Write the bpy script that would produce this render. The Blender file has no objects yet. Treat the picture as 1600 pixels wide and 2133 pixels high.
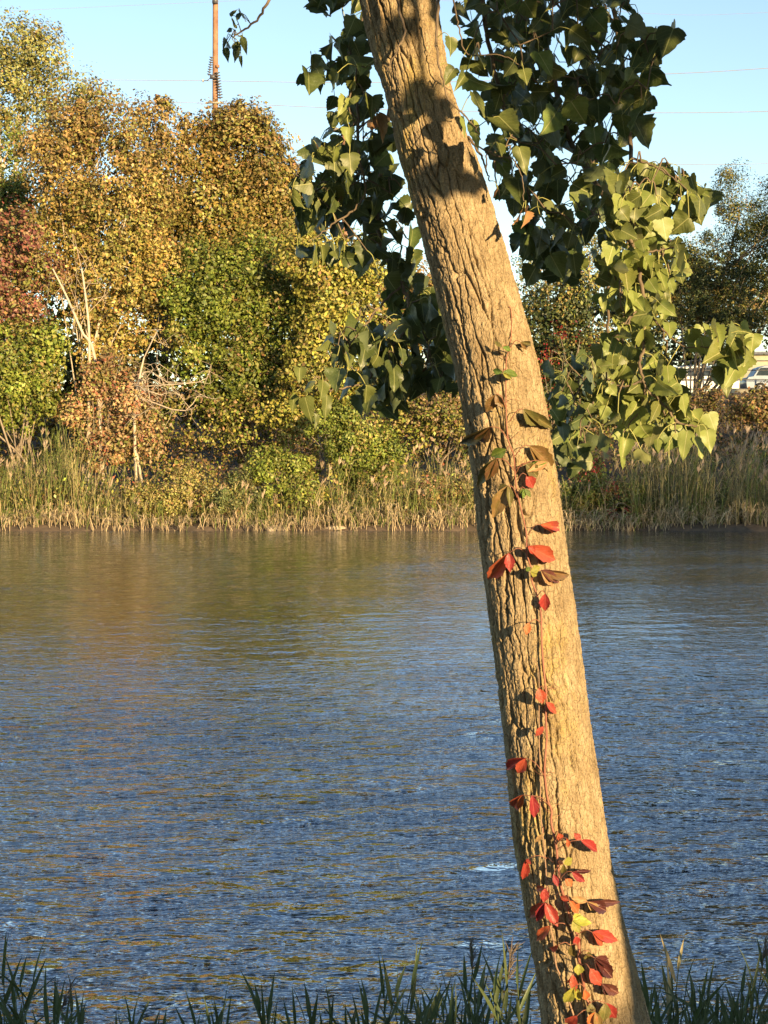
import bpy, math, random
import numpy as np
from mathutils import Vector, Matrix

# ------------------------------------------------------------------ camera, sky, sun, exposure
scene = bpy.context.scene
col = scene.collection
R = math.radians
F, CX, CY = 3200.0, 800.0, 1066.5          # focal length and centre in photo pixels
HOR = 930.0                                 # horizon row
PITCH = math.atan((CY - HOR) / F)
CAMZ = 3.0                                  # metres above the water
SUN_AZ, SUN_EL = 30.0, 12.0                 # sun behind the camera, to the right

cd = bpy.data.cameras.new('camera'); cam = bpy.data.objects.new('camera', cd); col.objects.link(cam)
cd.sensor_fit = 'VERTICAL'; cd.sensor_height = 36.0; cd.lens = 36.0 * F / 2133.0
cd.clip_start = 0.05; cd.clip_end = 2000
cam.location = (0, 0, CAMZ); cam.rotation_euler = (R(90) - PITCH, 0, 0)
scene.camera = cam

w = bpy.data.worlds.new('World'); scene.world = w; w.use_nodes = True
nt = w.node_tree
sky = nt.nodes.new('ShaderNodeTexSky'); sky.sky_type = 'NISHITA'; sky.sun_disc = False
sky.sun_elevation = R(SUN_EL); sky.sun_rotation = R(180 - SUN_AZ)
sky.air_density = 1.0; sky.dust_density = 0.25; sky.ozone_density = 1.2
nt.links.new(sky.outputs[0], nt.nodes['Background'].inputs[0])
nt.nodes['Background'].inputs[1].default_value = 0.10

sd = bpy.data.lights.new('sun', 'SUN'); sun = bpy.data.objects.new('sun', sd); col.objects.link(sun)
sd.energy = 5.0; sd.angle = R(0.5); sd.color = (1.0, 0.72, 0.38)
S = Vector((math.sin(R(SUN_AZ)) * math.cos(R(SUN_EL)), -math.cos(R(SUN_AZ)) * math.cos(R(SUN_EL)), math.sin(R(SUN_EL))))
sun.rotation_euler = S.to_track_quat('Z', 'Y').to_euler(); sun.location = S * 60
vs = scene.view_settings
vs.view_transform = 'Standard'; vs.look = 'None'; vs.gamma = 1.0; vs.exposure = 1.35; vs.use_curve_mapping = False

rng = np.random.default_rng(7)
random.seed(7)

# ------------------------------------------------------------------ helpers
def at(px, py, Y):
    """point on the ray of photo pixel (px,py) at world depth Y"""
    px = np.asarray(px, float); py = np.asarray(py, float); Y = np.asarray(Y, float)
    dx = (px - CX) / F; dy = -(py - CY) / F
    c, s = math.cos(PITCH), math.sin(PITCH)
    dY = c + dy * s; dZ = -s + dy * c
    k = Y / dY
    return np.stack(np.broadcast_arrays(dx * k, Y, CAMZ + dZ * k), -1)

def V3(a): return Vector((float(a[0]), float(a[1]), float(a[2])))

def nmesh(name, V, Q, mat=None, parent=None, smooth=False, uv=None, colr=None, link=True):
    V = np.ascontiguousarray(V, np.float32); Q = np.ascontiguousarray(Q, np.int32)
    me = bpy.data.meshes.new(name)
    n, k = Q.shape
    me.vertices.add(len(V)); me.vertices.foreach_set('co', V.ravel())
    me.loops.add(n * k); me.loops.foreach_set('vertex_index', Q.ravel())
    me.polygons.add(n); me.polygons.foreach_set('loop_start', np.arange(0, n * k, k, dtype=np.int32))
    me.polygons.foreach_set('loop_total', np.full(n, k, np.int32))
    if smooth: me.polygons.foreach_set('use_smooth', np.ones(n, bool))
    me.update(calc_edges=True)
    if uv is not None:
        l = me.uv_layers.new(name='UVMap'); l.data.foreach_set('uv', np.ascontiguousarray(np.asarray(uv, np.float32)[Q.ravel()]).ravel())
    if colr is not None:
        a = me.color_attributes.new('Col', 'FLOAT_COLOR', 'POINT')
        c4 = np.ones((len(V), 4), np.float32); c4[:, :3] = colr
        a.data.foreach_set('color', c4.ravel())
    if mat: me.materials.append(mat)
    if not link: return me
    return mobj(name, me, parent)

def mobj(name, me, parent=None):
    o = bpy.data.objects.new(name, me); col.objects.link(o)
    if parent: o.parent = parent
    return o

def tag(o, label=None, cat=None, group=None, kind=None):
    if label: o['label'] = label
    if cat: o['category'] = cat
    if group: o['group'] = group
    if kind: o['kind'] = kind
    return o

def thing(name, label, cat, loc=(0, 0, 0), group=None):
    o = bpy.data.objects.new(name, None); col.objects.link(o)
    o.location = loc; o.empty_display_size = .1
    tag(o, label, cat, group); return o

def tube(path, rad, sides=6, cap=False):
    P = np.asarray(path, float); n = len(P); rad = np.broadcast_to(np.asarray(rad, float), (n,))
    T = np.gradient(P, axis=0); T /= np.linalg.norm(T, axis=1)[:, None] + 1e-9
    ref = np.array([0.31, 0.95, 0.05]) if abs(T[0] @ np.array([.31, .95, .05])) < .9 else np.array([1., 0, 0])
    A = np.cross(T, ref); A /= np.linalg.norm(A, axis=1)[:, None] + 1e-9
    B = np.cross(T, A)
    th = np.arange(sides) * 2 * np.pi / sides
    V = P[:, None, :] + rad[:, None, None] * (np.cos(th)[None, :, None] * A[:, None, :] + np.sin(th)[None, :, None] * B[:, None, :])
    V = V.reshape(-1, 3)
    i = np.arange(n - 1)[:, None] * sides; j = np.arange(sides)[None, :]; j2 = (j + 1) % sides
    Q = np.stack([i + j, i + j2, i + sides + j2, i + sides + j], -1).reshape(-1, 4)
    if cap:
        for ring, c in ((0, P[0]), (n - 1, P[-1])):
            k = len(V); V = np.vstack([V, c[None]])
            b = ring * sides
            Q = np.vstack([Q, [[b + m, b + (m + 1) % sides, k, k] for m in range(sides)]])
            # degenerate quads -> tiny fans
            Q[-sides:, 3] = k
    return V, Q

def box(c, s):
    c = np.asarray(c, float); s = np.asarray(s, float) / 2
    V = np.array([[x, y, z] for x in (-1, 1) for y in (-1, 1) for z in (-1, 1)]) * s + c
    Q = np.array([[0, 1, 3, 2], [4, 6, 7, 5], [0, 4, 5, 1], [2, 3, 7, 6], [0, 2, 6, 4], [1, 5, 7, 3]])
    return V, Q

class Join:
    def __init__(s): s.V = []; s.Q = []; s.C = []; s.U = []; s.n = 0
    def add(s, V, Q, c=None, uv=None):
        s.V.append(V); s.Q.append(Q + s.n); s.n += len(V)
        if c is not None: s.C.append(np.broadcast_to(np.asarray(c, float), (len(V), 3)))
        if uv is not None: s.U.append(uv)
    def build(s, name, mat, parent=None, smooth=True):
        return nmesh(name, np.vstack(s.V), np.vstack(s.Q), mat, parent, smooth,
                     np.vstack(s.U) if s.U else None, np.vstack(s.C) if s.C else None)

def spline(P, n):
    """Catmull-Rom resample"""
    P = np.asarray(P, float)
    if len(P) == 2: t = np.linspace(0, 1, n)[:, None]; return P[0] * (1 - t) + P[1] * t
    E = np.vstack([2 * P[0] - P[1], P, 2 * P[-1] - P[-2]])
    u = np.linspace(0, len(P) - 1 - 1e-6, n); i = u.astype(int); t = (u - i)[:, None]
    a, b, c, d = E[i], E[i + 1], E[i + 2], E[i + 3]
    return .5 * (2 * b + (c - a) * t + (2 * a - 5 * b + 4 * c - d) * t ** 2 + (3 * b - a - 3 * c + d) * t ** 3)

# --- numpy noise
def h2(i, j, s=0):
    n = (i.astype(np.int64) * 374761393 + j.astype(np.int64) * 668265263 + s * 974634777) & 0x7fffffff
    n = ((n ^ (n >> 13)) * 1274126177) & 0x7fffffff
    n = ((n ^ (n >> 11)) * 69069 + 12345) & 0x7fffffff
    return (n & 0xfffff) / float(0xfffff)
def vnoise(x, y, s=0, perx=None):
    xi = np.floor(x).astype(np.int64); yi = np.floor(y).astype(np.int64); fx = x - xi; fy = y - yi
    fx = fx * fx * (3 - 2 * fx); fy = fy * fy * (3 - 2 * fy)
    m = (lambda k: k % perx) if perx else (lambda k: k)
    return ((h2(m(xi), yi, s) * (1 - fx) + h2(m(xi + 1), yi, s) * fx) * (1 - fy) +
            (h2(m(xi), yi + 1, s) * (1 - fx) + h2(m(xi + 1), yi + 1, s) * fx) * fy) * 2 - 1
def worley(x, y, s=0, perx=None, jit=.9):
    xi = np.floor(x).astype(np.int64); yi = np.floor(y).astype(np.int64)
    f1 = np.full(x.shape, 9.); f2 = np.full(x.shape, 9.); idv = np.zeros(x.shape)
    for dx in (-1, 0, 1):
        for dy in (-1, 0, 1):
            a = xi + dx; b = yi + dy; am = a % perx if perx else a
            qx = a + .5 + jit * (h2(am, b, s) - .5); qy = b + .5 + jit * (h2(am, b, s + 1) - .5)
            d = np.hypot(x - qx, y - qy)
            new = d < f1
            f2 = np.where(new, f1, np.minimum(f2, d)); idv = np.where(new, h2(am, b, s + 2), idv); f1 = np.where(new, d, f1)
    return f1, f2, idv
def sstep(a, b, x):
    t = np.clip((x - a) / (b - a), 0, 1); return t * t * (3 - 2 * t)

# ------------------------------------------------------------------ materials
def newmat(name):
    m = bpy.data.materials.new(name); m.use_nodes = True
    return m, m.node_tree, m.node_tree.nodes['Principled BSDF']
def N(nt_, t, **kw):
    n = nt_.nodes.new(t)
    for k, v in kw.items(): setattr(n, k, v)
    return n
def ramp(nt_, fac, stops):
    r = N(nt_, 'ShaderNodeValToRGB'); e = r.color_ramp.elements
    while len(e) < len(stops): e.new(.5)
    for k, (p, c) in enumerate(stops): e[k].position = p; e[k].color = (*c, 1)
    nt_.links.new(fac, r.inputs[0]); return r.outputs[0]
def noise_tex(nt_, scale, detail=4, rough=.55, vec=None, dist=0):
    t = N(nt_, 'ShaderNodeTexNoise'); t.inputs['Scale'].default_value = scale; t.inputs['Detail'].default_value = detail
    t.inputs['Roughness'].default_value = rough; t.inputs['Distortion'].default_value = dist
    if vec: nt_.links.new(vec, t.inputs['Vector'])
    return t
def simple(name, c1, c2, scale=8, rough=.8, bump=0.0, spec=.3):
    m, t, b = newmat(name)
    tc = N(t, 'ShaderNodeTexCoord')
    n = noise_tex(t, scale, 5, .6, tc.outputs['Object'])
    t.links.new(ramp(t, n.outputs['Fac'], [(.3, c1), (.7, c2)]), b.inputs['Base Color'])
    b.inputs['Roughness'].default_value = rough; b.inputs['Specular IOR Level'].default_value = spec
    if bump:
        bp = N(t, 'ShaderNodeBump'); bp.inputs['Strength'].default_value = bump; bp.inputs['Distance'].default_value = .02
        t.links.new(n.outputs['Fac'], bp.inputs['Height']); t.links.new(bp.outputs[0], b.inputs['Normal'])
    return m
def leafy(name, trans=.3, rough=.5, spec=.35):
    """leaf material coloured by the per-leaf colour attribute"""
    m, t, b = newmat(name)
    a = N(t, 'ShaderNodeVertexColor', layer_name='Col')
    t.links.new(a.outputs['Color'], b.inputs['Base Color']); b.inputs['Roughness'].default_value = rough
    b.inputs['Specular IOR Level'].default_value = spec
    tr = N(t, 'ShaderNodeBsdfTranslucent'); t.links.new(a.outputs['Color'], tr.inputs['Color'])
    mx = N(t, 'ShaderNodeMixShader'); mx.inputs[0].default_value = trans
    t.links.new(b.outputs[0], mx.inputs[1]); t.links.new(tr.outputs[0], mx.inputs[2])
    t.links.new(mx.outputs[0], t.nodes['Material Output'].inputs['Surface'])
    return m
def near_leaf(name, base, vein, edge=None, trans=.25, rough=.38, lat=7.0, spec=.5, holes=False, under=None):
    """close-up leaf: midrib and side veins from the leaf's own UVs, small colour blotches, fine relief"""
    m, t, b = newmat(name)
    uv = N(t, 'ShaderNodeUVMap'); sp = N(t, 'ShaderNodeSeparateXYZ'); t.links.new(uv.outputs[0], sp.inputs[0])
    def M(op, a, b_=None, c=None):
        n = N(t, 'ShaderNodeMath', operation=op)
        for k, v in enumerate((a, b_, c)):
            if v is None: continue
            if isinstance(v, (int, float)): n.inputs[k].default_value = v
            else: t.links.new(v, n.inputs[k])
        return n.outputs[0]
    au = M('ABSOLUTE', M('SUBTRACT', sp.outputs[0], .5))
    mid = M('LESS_THAN', au, .018)
    fr = M('FRACT', M('MULTIPLY', M('SUBTRACT', sp.outputs[1], M('MULTIPLY', au, .75)), lat))
    latv = M('LESS_THAN', fr, .06)
    lat2 = M('MULTIPLY', latv, .4)
    v = M('MAXIMUM', mid, lat2)
    oi = N(t, 'ShaderNodeObjectInfo')
    tc = N(t, 'ShaderNodeTexCoord')
    vadd = N(t, 'ShaderNodeVectorMath', operation='ADD'); t.links.new(tc.outputs['Object'], vadd.inputs[0])
    cmb = N(t, 'ShaderNodeCombineXYZ'); t.links.new(M('MULTIPLY', oi.outputs['Random'], 37.), cmb.inputs[0]); t.links.new(cmb.outputs[0], vadd.inputs[1])
    nz = noise_tex(t, 3.5, 4, .6, vadd.outputs[0])
    b2 = edge or tuple(x * .7 for x in base)
    c0 = ramp(t, nz.outputs['Fac'], [(.35, b2), (.62, base)])
    hs = N(t, 'ShaderNodeHueSaturation'); t.links.new(c0, hs.inputs['Color'])
    t.links.new(M('ADD', M('MULTIPLY', oi.outputs['Random'], .5), .72), hs.inputs['Value'])
    t.links.new(M('ADD', M('MULTIPLY', oi.outputs['Random'], .025), .4875), hs.inputs['Hue'])
    mix = N(t, 'ShaderNodeMix', data_type='RGBA'); t.links.new(M('MULTIPLY', v, .75), mix.inputs[0])
    t.links.new(hs.outputs[0], mix.inputs[6]); mix.inputs[7].default_value = (*vein, 1)
    cc = mix.outputs[2]
    if under:
        geo = N(t, 'ShaderNodeNewGeometry'); m2 = N(t, 'ShaderNodeMix', data_type='RGBA')
        t.links.new(M('MULTIPLY', geo.outputs['Backfacing'], .7), m2.inputs[0]); t.links.new(cc, m2.inputs[6]); m2.inputs[7].default_value = (*under, 1); cc = m2.outputs[2]
    t.links.new(cc, b.inputs['Base Color'])
    b.inputs['Roughness'].default_value = rough; b.inputs['Specular IOR Level'].default_value = spec
    bp = N(t, 'ShaderNodeBump'); bp.inputs['Strength'].default_value = .5; bp.inputs['Distance'].default_value = .006
    hh = M('ADD', M('MULTIPLY', v, -1.), M('MULTIPLY', nz.outputs['Fac'], 1.2))
    t.links.new(hh, bp.inputs['Height']); t.links.new(bp.outputs[0], b.inputs['Normal'])
    tr = N(t, 'ShaderNodeBsdfTranslucent'); t.links.new(cc, tr.inputs['Color'])
    mx = N(t, 'ShaderNodeMixShader'); mx.inputs[0].default_value = trans
    t.links.new(b.outputs[0], mx.inputs[1]); t.links.new(tr.outputs[0], mx.inputs[2])
    t.links.new(mx.outputs[0], t.nodes['Material Output'].inputs['Surface'])
    return m

M_fol = leafy('foliage', .2)
M_reed = leafy('reed', .25, .55, .3)
M_bark_far = simple('far_bark', (.16, .12, .08), (.30, .24, .17), 6, .9, .5)
M_bark_pale = simple('pale_far_bark', (.34, .28, .2), (.48, .40, .30), 5, .9, .4)
M_twig = simple('twig_bark', (.10, .075, .05), (.2, .15, .10), 40, .8, .2)
M_stalk = simple('leaf_stalk', (.28, .30, .09), (.36, .34, .12), 20, .5)
M_dry = simple('dry_twig', (.30, .24, .17), (.42, .34, .25), 5, .9)
M_soil = simple('bank_soil', (.06, .045, .03), (.14, .10, .065), 3, .95, .6)
M_rock = simple('bank_stone', (.28, .22, .15), (.42, .34, .23), 4, .9, .6)
M_vine = simple('vine_stem', (.20, .075, .05), (.30, .13, .08), 30, .6)
M_vinegrey = simple('vine_stem_old', (.22, .14, .09), (.34, .22, .14), 40, .8)

# bark: tan plates with yellow lichen
m, t, b = newmat('cottonwood_bark')
tc = N(t, 'ShaderNodeTexCoord'); o_ = tc.outputs['Object']
mp = N(t, 'ShaderNodeMapping'); mp.inputs['Scale'].default_value = (1, 1, .45); t.links.new(o_, mp.inputs[0])
n1 = noise_tex(t, 22, 6, .65, mp.outputs[0]); n2 = noise_tex(t, 4.5, 5, .7, mp.outputs[0], .4); n3 = noise_tex(t, 230, 3, .7, o_)
base = ramp(t, n1.outputs['Fac'], [(.3, (.22, .16, .09)), (.52, (.33, .25, .145)), (.72, (.42, .335, .21))])
lich = ramp(t, n1.outputs['Fac'], [(.3, (.30, .21, .045)), (.7, (.46, .36, .10))])
addn = N(t, 'ShaderNodeMath', operation='ADD'); t.links.new(n2.outputs['Fac'], addn.inputs[0])
mu = N(t, 'ShaderNodeMath', operation='MULTIPLY_ADD'); t.links.new(n3.outputs['Fac'], mu.inputs[0]); mu.inputs[1].default_value = .35; mu.inputs[2].default_value = -.175
t.links.new(mu.outputs[0], addn.inputs[1])
lm = ramp(t, addn.outputs[0], [(.54, (0, 0, 0)), (.76, (.85, .85, .85))])
mx = N(t, 'ShaderNodeMix', data_type='RGBA'); t.links.new(lm, mx.inputs[0]); t.links.new(base, mx.inputs[6]); t.links.new(lich, mx.inputs[7])
sp_ = ramp(t, n3.outputs['Fac'], [(.32, (.55, .55, .55)), (.68, (1.25, 1.25, 1.25))])
mm = N(t, 'ShaderNodeMix', data_type='RGBA', blend_type='MULTIPLY'); mm.inputs[0].default_value = .8
t.links.new(mx.outputs[2], mm.inputs[6]); t.links.new(sp_, mm.inputs[7])
t.links.new(mm.outputs[2], b.inputs['Base Color']); b.inputs['Roughness'].default_value = .95; b.inputs['Specular IOR Level'].default_value = .15
mpv = N(t, 'ShaderNodeMapping'); mpv.inputs['Scale'].default_value = (1, 1, .34); t.links.new(o_, mpv.inputs[0])
nv = noise_tex(t, 30, 3, .6, o_); vm = N(t, 'ShaderNodeVectorMath', operation='MULTIPLY_ADD'); t.links.new(nv.outputs['Color'], vm.inputs[0]); vm.inputs[1].default_value = (.02, .02, .02); t.links.new(mpv.outputs[0], vm.inputs[2])
vo = N(t, 'ShaderNodeTexVoronoi', feature='DISTANCE_TO_EDGE'); vo.inputs['Scale'].default_value = 75; t.links.new(vm.outputs[0], vo.inputs['Vector'])
vc = ramp(t, vo.outputs['Distance'], [(.0, (0, 0, 0)), (.09, (1, 1, 1))])
hm_ = N(t, 'ShaderNodeMath', operation='MULTIPLY_ADD'); t.links.new(n3.outputs['Fac'], hm_.inputs[0]); hm_.inputs[1].default_value = .9; t.links.new(vc, hm_.inputs[2])
bp = N(t, 'ShaderNodeBump'); bp.inputs['Strength'].default_value = .8; bp.inputs['Distance'].default_value = .003
t.links.new(hm_.outputs[0], bp.inputs['Height']); t.links.new(bp.outputs[0], b.inputs['Normal'])
M_bark = m

# water
m, t, b = newmat('river_water')
b.inputs['Base Color'].default_value = (.010, .022, .034, 1); b.inputs['Roughness'].default_value = .03
b.inputs['IOR'].default_value = 2.1; b.inputs['Specular IOR Level'].default_value = .5
tc = N(t, 'ShaderNodeTexCoord')
mp = N(t, 'ShaderNodeMapping'); mp.inputs['Rotation'].default_value = (0, 0, R(-14)); mp.inputs['Scale'].default_value = (.55, 1, 1); t.links.new(tc.outputs['Object'], mp.inputs[0])
mpb = N(t, 'ShaderNodeMapping'); mpb.inputs['Rotation'].default_value = (0, 0, R(19)); mpb.inputs['Scale'].default_value = (.5, 1, 1); t.links.new(tc.outputs['Object'], mpb.inputs[0])
a1 = noise_tex(t, 6.5, 3, .5, mp.outputs[0], .3); a2 = noise_tex(t, 12, 2, .5, mpb.outputs[0], .2)
ad = N(t, 'ShaderNodeMath', operation='MULTIPLY_ADD'); t.links.new(a2.outputs['Fac'], ad.inputs[0]); ad.inputs[1].default_value = .55; t.links.new(a1.outputs['Fac'], ad.inputs[2])
bp = N(t, 'ShaderNodeBump'); bp.inputs['Strength'].default_value = 1.0; bp.inputs['Distance'].default_value = .13
gn = noise_tex(t, .35, 2, .5, mp.outputs[0]); gm = N(t, 'ShaderNodeMapRange'); gm.inputs[1].default_value = .3; gm.inputs[2].default_value = .7; gm.inputs[3].default_value = .5; gm.inputs[4].default_value = 1.25; t.links.new(gn.outputs['Fac'], gm.inputs[0])
gx = N(t, 'ShaderNodeMath', operation='MULTIPLY'); t.links.new(ad.outputs[0], gx.inputs[0]); t.links.new(gm.outputs[0], gx.inputs[1])
sy = N(t, 'ShaderNodeSeparateXYZ'); t.links.new(tc.outputs['Object'], sy.inputs[0])
sr = N(t, 'ShaderNodeMapRange'); sr.interpolation_type = 'SMOOTHSTEP'; sr.inputs[1].default_value = 6; sr.inputs[2].default_value = 26; sr.inputs[3].default_value = 1.6; sr.inputs[4].default_value = .2; t.links.new(sy.outputs[1], sr.inputs[0])
gy = N(t, 'ShaderNodeMath', operation='MULTIPLY'); t.links.new(gx.outputs[0], gy.inputs[0]); t.links.new(sr.outputs[0], gy.inputs[1])
t.links.new(gy.outputs[0], bp.inputs['Height']); t.links.new(bp.outputs[0], b.inputs['Normal'])
gl = N(t, 'ShaderNodeBsdfGlossy'); gl.inputs['Roughness'].default_value = .03; gl.inputs['Color'].default_value = (.92, .95, 1, 1)
df = N(t, 'ShaderNodeBsdfDiffuse'); df.inputs['Color'].default_value = (.010, .020, .030, 1)
fr = N(t, 'ShaderNodeFresnel'); fr.inputs['IOR'].default_value = 2.0
fm = N(t, 'ShaderNodeMath', operation='MULTIPLY_ADD', use_clamp=True); t.links.new(fr.outputs[0], fm.inputs[0]); fm.inputs[1].default_value = .42; fm.inputs[2].default_value = .46
mw = N(t, 'ShaderNodeMixShader'); t.links.new(fm.outputs[0], mw.inputs[0]); t.links.new(df.outputs[0], mw.inputs[1]); t.links.new(gl.outputs[0], mw.inputs[2])
for nd_ in (gl, df, fr): t.links.new(bp.outputs[0], nd_.inputs['Normal'])
t.links.new(mw.outputs[0], t.nodes['Material Output'].inputs['Surface']); t.nodes.remove(b)
M_water = m

# ------------------------------------------------------------------ ground, river
def gz(x, y):
    x = np.asarray(x, float); y = np.asarray(y, float)
    y = y + np.where(y > 45, .5 * vnoise(x * .45, x * 0 + .5, 41) + .25 * vnoise(x * 1.6, x * 0 + .5, 42), 0)
    und = .05 * vnoise(x * .9, y * .9, 3) + .12 * vnoise(x * .15, y * .15, 4)
    near = 1.31 * (1 - sstep(3.8, 6.9, y)) - 1.0 * sstep(6.2, 11, y)
    near = np.where(y < 3.8, 1.31 + .25 * sstep(0, -12, y), near)
    far = -1.0 + 1.15 * sstep(52.6, 55.3, y) + .9 * sstep(55.2, 66, y) + 5.2 * sstep(68, 92, y)
    g = np.where(y < 30, near, far)
    return g + und * np.where((y > 6.2) & (y < 54), .3, 1) * np.where((y < 6.2) & (y > 0), .35, 1)

xs = np.concatenate([[-600, -300, -150, -80, -50], np.arange(-40, 40.1, .8), [50, 80, 150, 300, 600]])
ys = np.concatenate([[-400, -200, -100, -50, -30, -20, -14], np.arange(-10, 1, 1.), np.arange(1, 8, .2), np.arange(8, 50, 3.), np.arange(50, 60, .4), np.arange(60, 96, 2.), [100, 120, 160, 250, 400, 900]])
X, Y = np.meshgrid(xs, ys); V = np.stack([X, Y, gz(X, Y)], -1).reshape(-1, 3)
nx, ny = len(xs), len(ys)
i, j = np.meshgrid(np.arange(nx - 1), np.arange(ny - 1)); k = (j * nx + i).ravel()
Q = np.stack([k, k + 1, k + 1 + nx, k + nx], -1)
tag(nmesh('ground', V, Q, M_soil, None, True), kind='structure')

xs = np.concatenate([-17 - np.geomspace(500, .3, 26), np.arange(-17, 17.01, .11), 17 + np.geomspace(.3, 500, 26)])
ys = np.concatenate([np.arange(5.6, 14, .07), np.arange(14, 28, .1), np.arange(28, 56.8, .17)])
X, Y = np.meshgrid(xs, ys)
Z = np.zeros_like(X)
wr = np.random.default_rng(5)
for k in range(46):
    lam = .28 * (.95 / .28) ** wr.random()
    ang = R(100) + wr.normal(0, .42)
    kk = 2 * np.pi / lam; sl = .026 * (lam / .5) ** -.15
    ph = wr.random() * 6.28
    arg = kk * (X * math.cos(ang) + Y * math.sin(ang)) + ph + 1.3 * vnoise(X * .35 / lam * .5, Y * .35 / lam * .5, k + 20)
    Z += sl / kk * np.sin(arg)
gust = .75 + .45 * vnoise(X * .13, Y * .22, 77)
Z *= (1.4 - 1.12 * sstep(8, 34, Y)) * gust * (1 - sstep(16, 20, np.abs(X)))
V = np.stack([X, Y, Z], -1).reshape(-1, 3); nx, ny = len(xs), len(ys)
i, j = np.meshgrid(np.arange(nx - 1), np.arange(ny - 1)); k = (j * nx + i).ravel()
tag(nmesh('water', V, np.stack([k, k + 1, k + 1 + nx, k + nx], -1), M_water, None, True), kind='structure')

# ------------------------------------------------------------------ foliage generator
def rand_unit(n, g):
    v = g.normal(size=(n, 3)); return v / np.linalg.norm(v, axis=1)[:, None]
def leaf_quads(P, Nn, L, wid, g, droop=.5):
    n = len(P)
    t = rand_unit(n, g); t[:, 2] -= droop
    t -= (t * Nn).sum(1)[:, None] * Nn; t /= np.linalg.norm(t, axis=1)[:, None] + 1e-9
    b = np.cross(Nn, t)
    L = L[:, None]; W = L * wid / 2
    V = np.stack([P - t * L * .5, P + b * W - t * L * .05 + Nn * L * .1, P + t * L * .5, P - b * W - t * L * .05 + Nn * L * .1], 1).reshape(-1, 3)
    Q = np.arange(4 * n).reshape(n, 4)
    return V, Q
def palette(pal, n, g):
    c = np.array([p[1] for p in pal]); wgt = np.array([p[0] for p in pal], float); wgt /= wgt.sum()
    k = g.choice(len(pal), n, p=wgt)
    return c[k] * (1 + g.normal(0, .16, (n, 1))).clip(.5, 1.6) * (1 + g.normal(0, .06, (n, 3)))
def crown_geo(ells, depth, n, pal, leaf, g, sub=.55, spread=.75, toppal=None, wid=.62):
    """ells in photo pixels (cx,cy,rx,ry[,ddepth]); returns V,Q,C and clump centres"""
    A = []; 
    for e in ells:
        Y = depth + (e[4] if len(e) > 4 else 0)
        c = at(e[0], e[1], Y); rx = e[2] / F * Y; rz = e[3] / F * Y
        A.append((c, rx, max(.5, rx * spread), rz))
    area = np.array([a[1] * a[3] for a in A]); share = area / area.sum()
    Ps, Ns, Cs, cents = [], [], [], []
    zt = max(a[0][2] + a[3] for a in A); zb = min(a[0][2] - a[3] for a in A)
    for (c, rx, ry, rz), s in zip(A, share):
        m_ = max(6, int(n * s))
        nc = max(6, int(5.0 * (rx * rz) / (sub * sub)))
        u = rand_unit(nc, g); u[:, 1] = np.where(g.random(nc) < .7, -abs(u[:, 1]), u[:, 1])
        rr = .45 + .5 * g.random(nc) ** .6; sprig = g.random(nc) < .22; rr = np.where(sprig, g.uniform(.95, 1.22, nc), rr)
        csz = np.where(sprig, g.uniform(.25, .5, nc), g.uniform(.4, 1.25, nc)); zst = g.uniform(.7, 1.5, nc)
        cc = c + u * rr[:, None] * np.array([rx, ry, rz])
        cents.append(cc)
        kk = g.integers(0, nc, m_)
        cw = g.random(nc); 
        d = rand_unit(m_, g); kk = np.where(g.random(m_) < csz[kk] ** 1.5, kk, g.integers(0, nc, m_)); r = sub * csz[kk] * (.15 + .95 * g.random(m_) ** .55)
        P = cc[kk] + d * r[:, None] * np.stack([np.ones(m_), np.ones(m_), zst[kk]], -1)
        sc_ = g.random(m_) < .14; P[sc_] = c + rand_unit(int(sc_.sum()), g) * (g.random((int(sc_.sum()), 1)) ** .4) * 1.12 * np.array([rx, ry, rz])
        Nn = d * .55 + (u[kk]) * .45 + rand_unit(m_, g) * .75 + np.array([.1, -.05, .25]); Nn /= np.linalg.norm(Nn, axis=1)[:, None]
        C = palette(pal, m_, g)
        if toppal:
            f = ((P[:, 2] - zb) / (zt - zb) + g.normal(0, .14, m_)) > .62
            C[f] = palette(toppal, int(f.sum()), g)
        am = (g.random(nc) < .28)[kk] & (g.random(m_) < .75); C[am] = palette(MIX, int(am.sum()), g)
        C *= (.5 + .62 * cw[kk])[:, None]  # random clump tones put shadow depth into the leaf colour
        Ps.append(P); Ns.append(Nn); Cs.append(C)
    P = np.vstack(Ps); Nn = np.vstack(Ns); C = np.vstack(Cs).clip(.004, .8)
    L = leaf * (.5 + 1.0 * g.random(len(P)))
    V, Q = leaf_quads(P, Nn, L, wid, g)
    return V, Q, np.repeat(C, 4, 0), np.vstack(cents)

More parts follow.
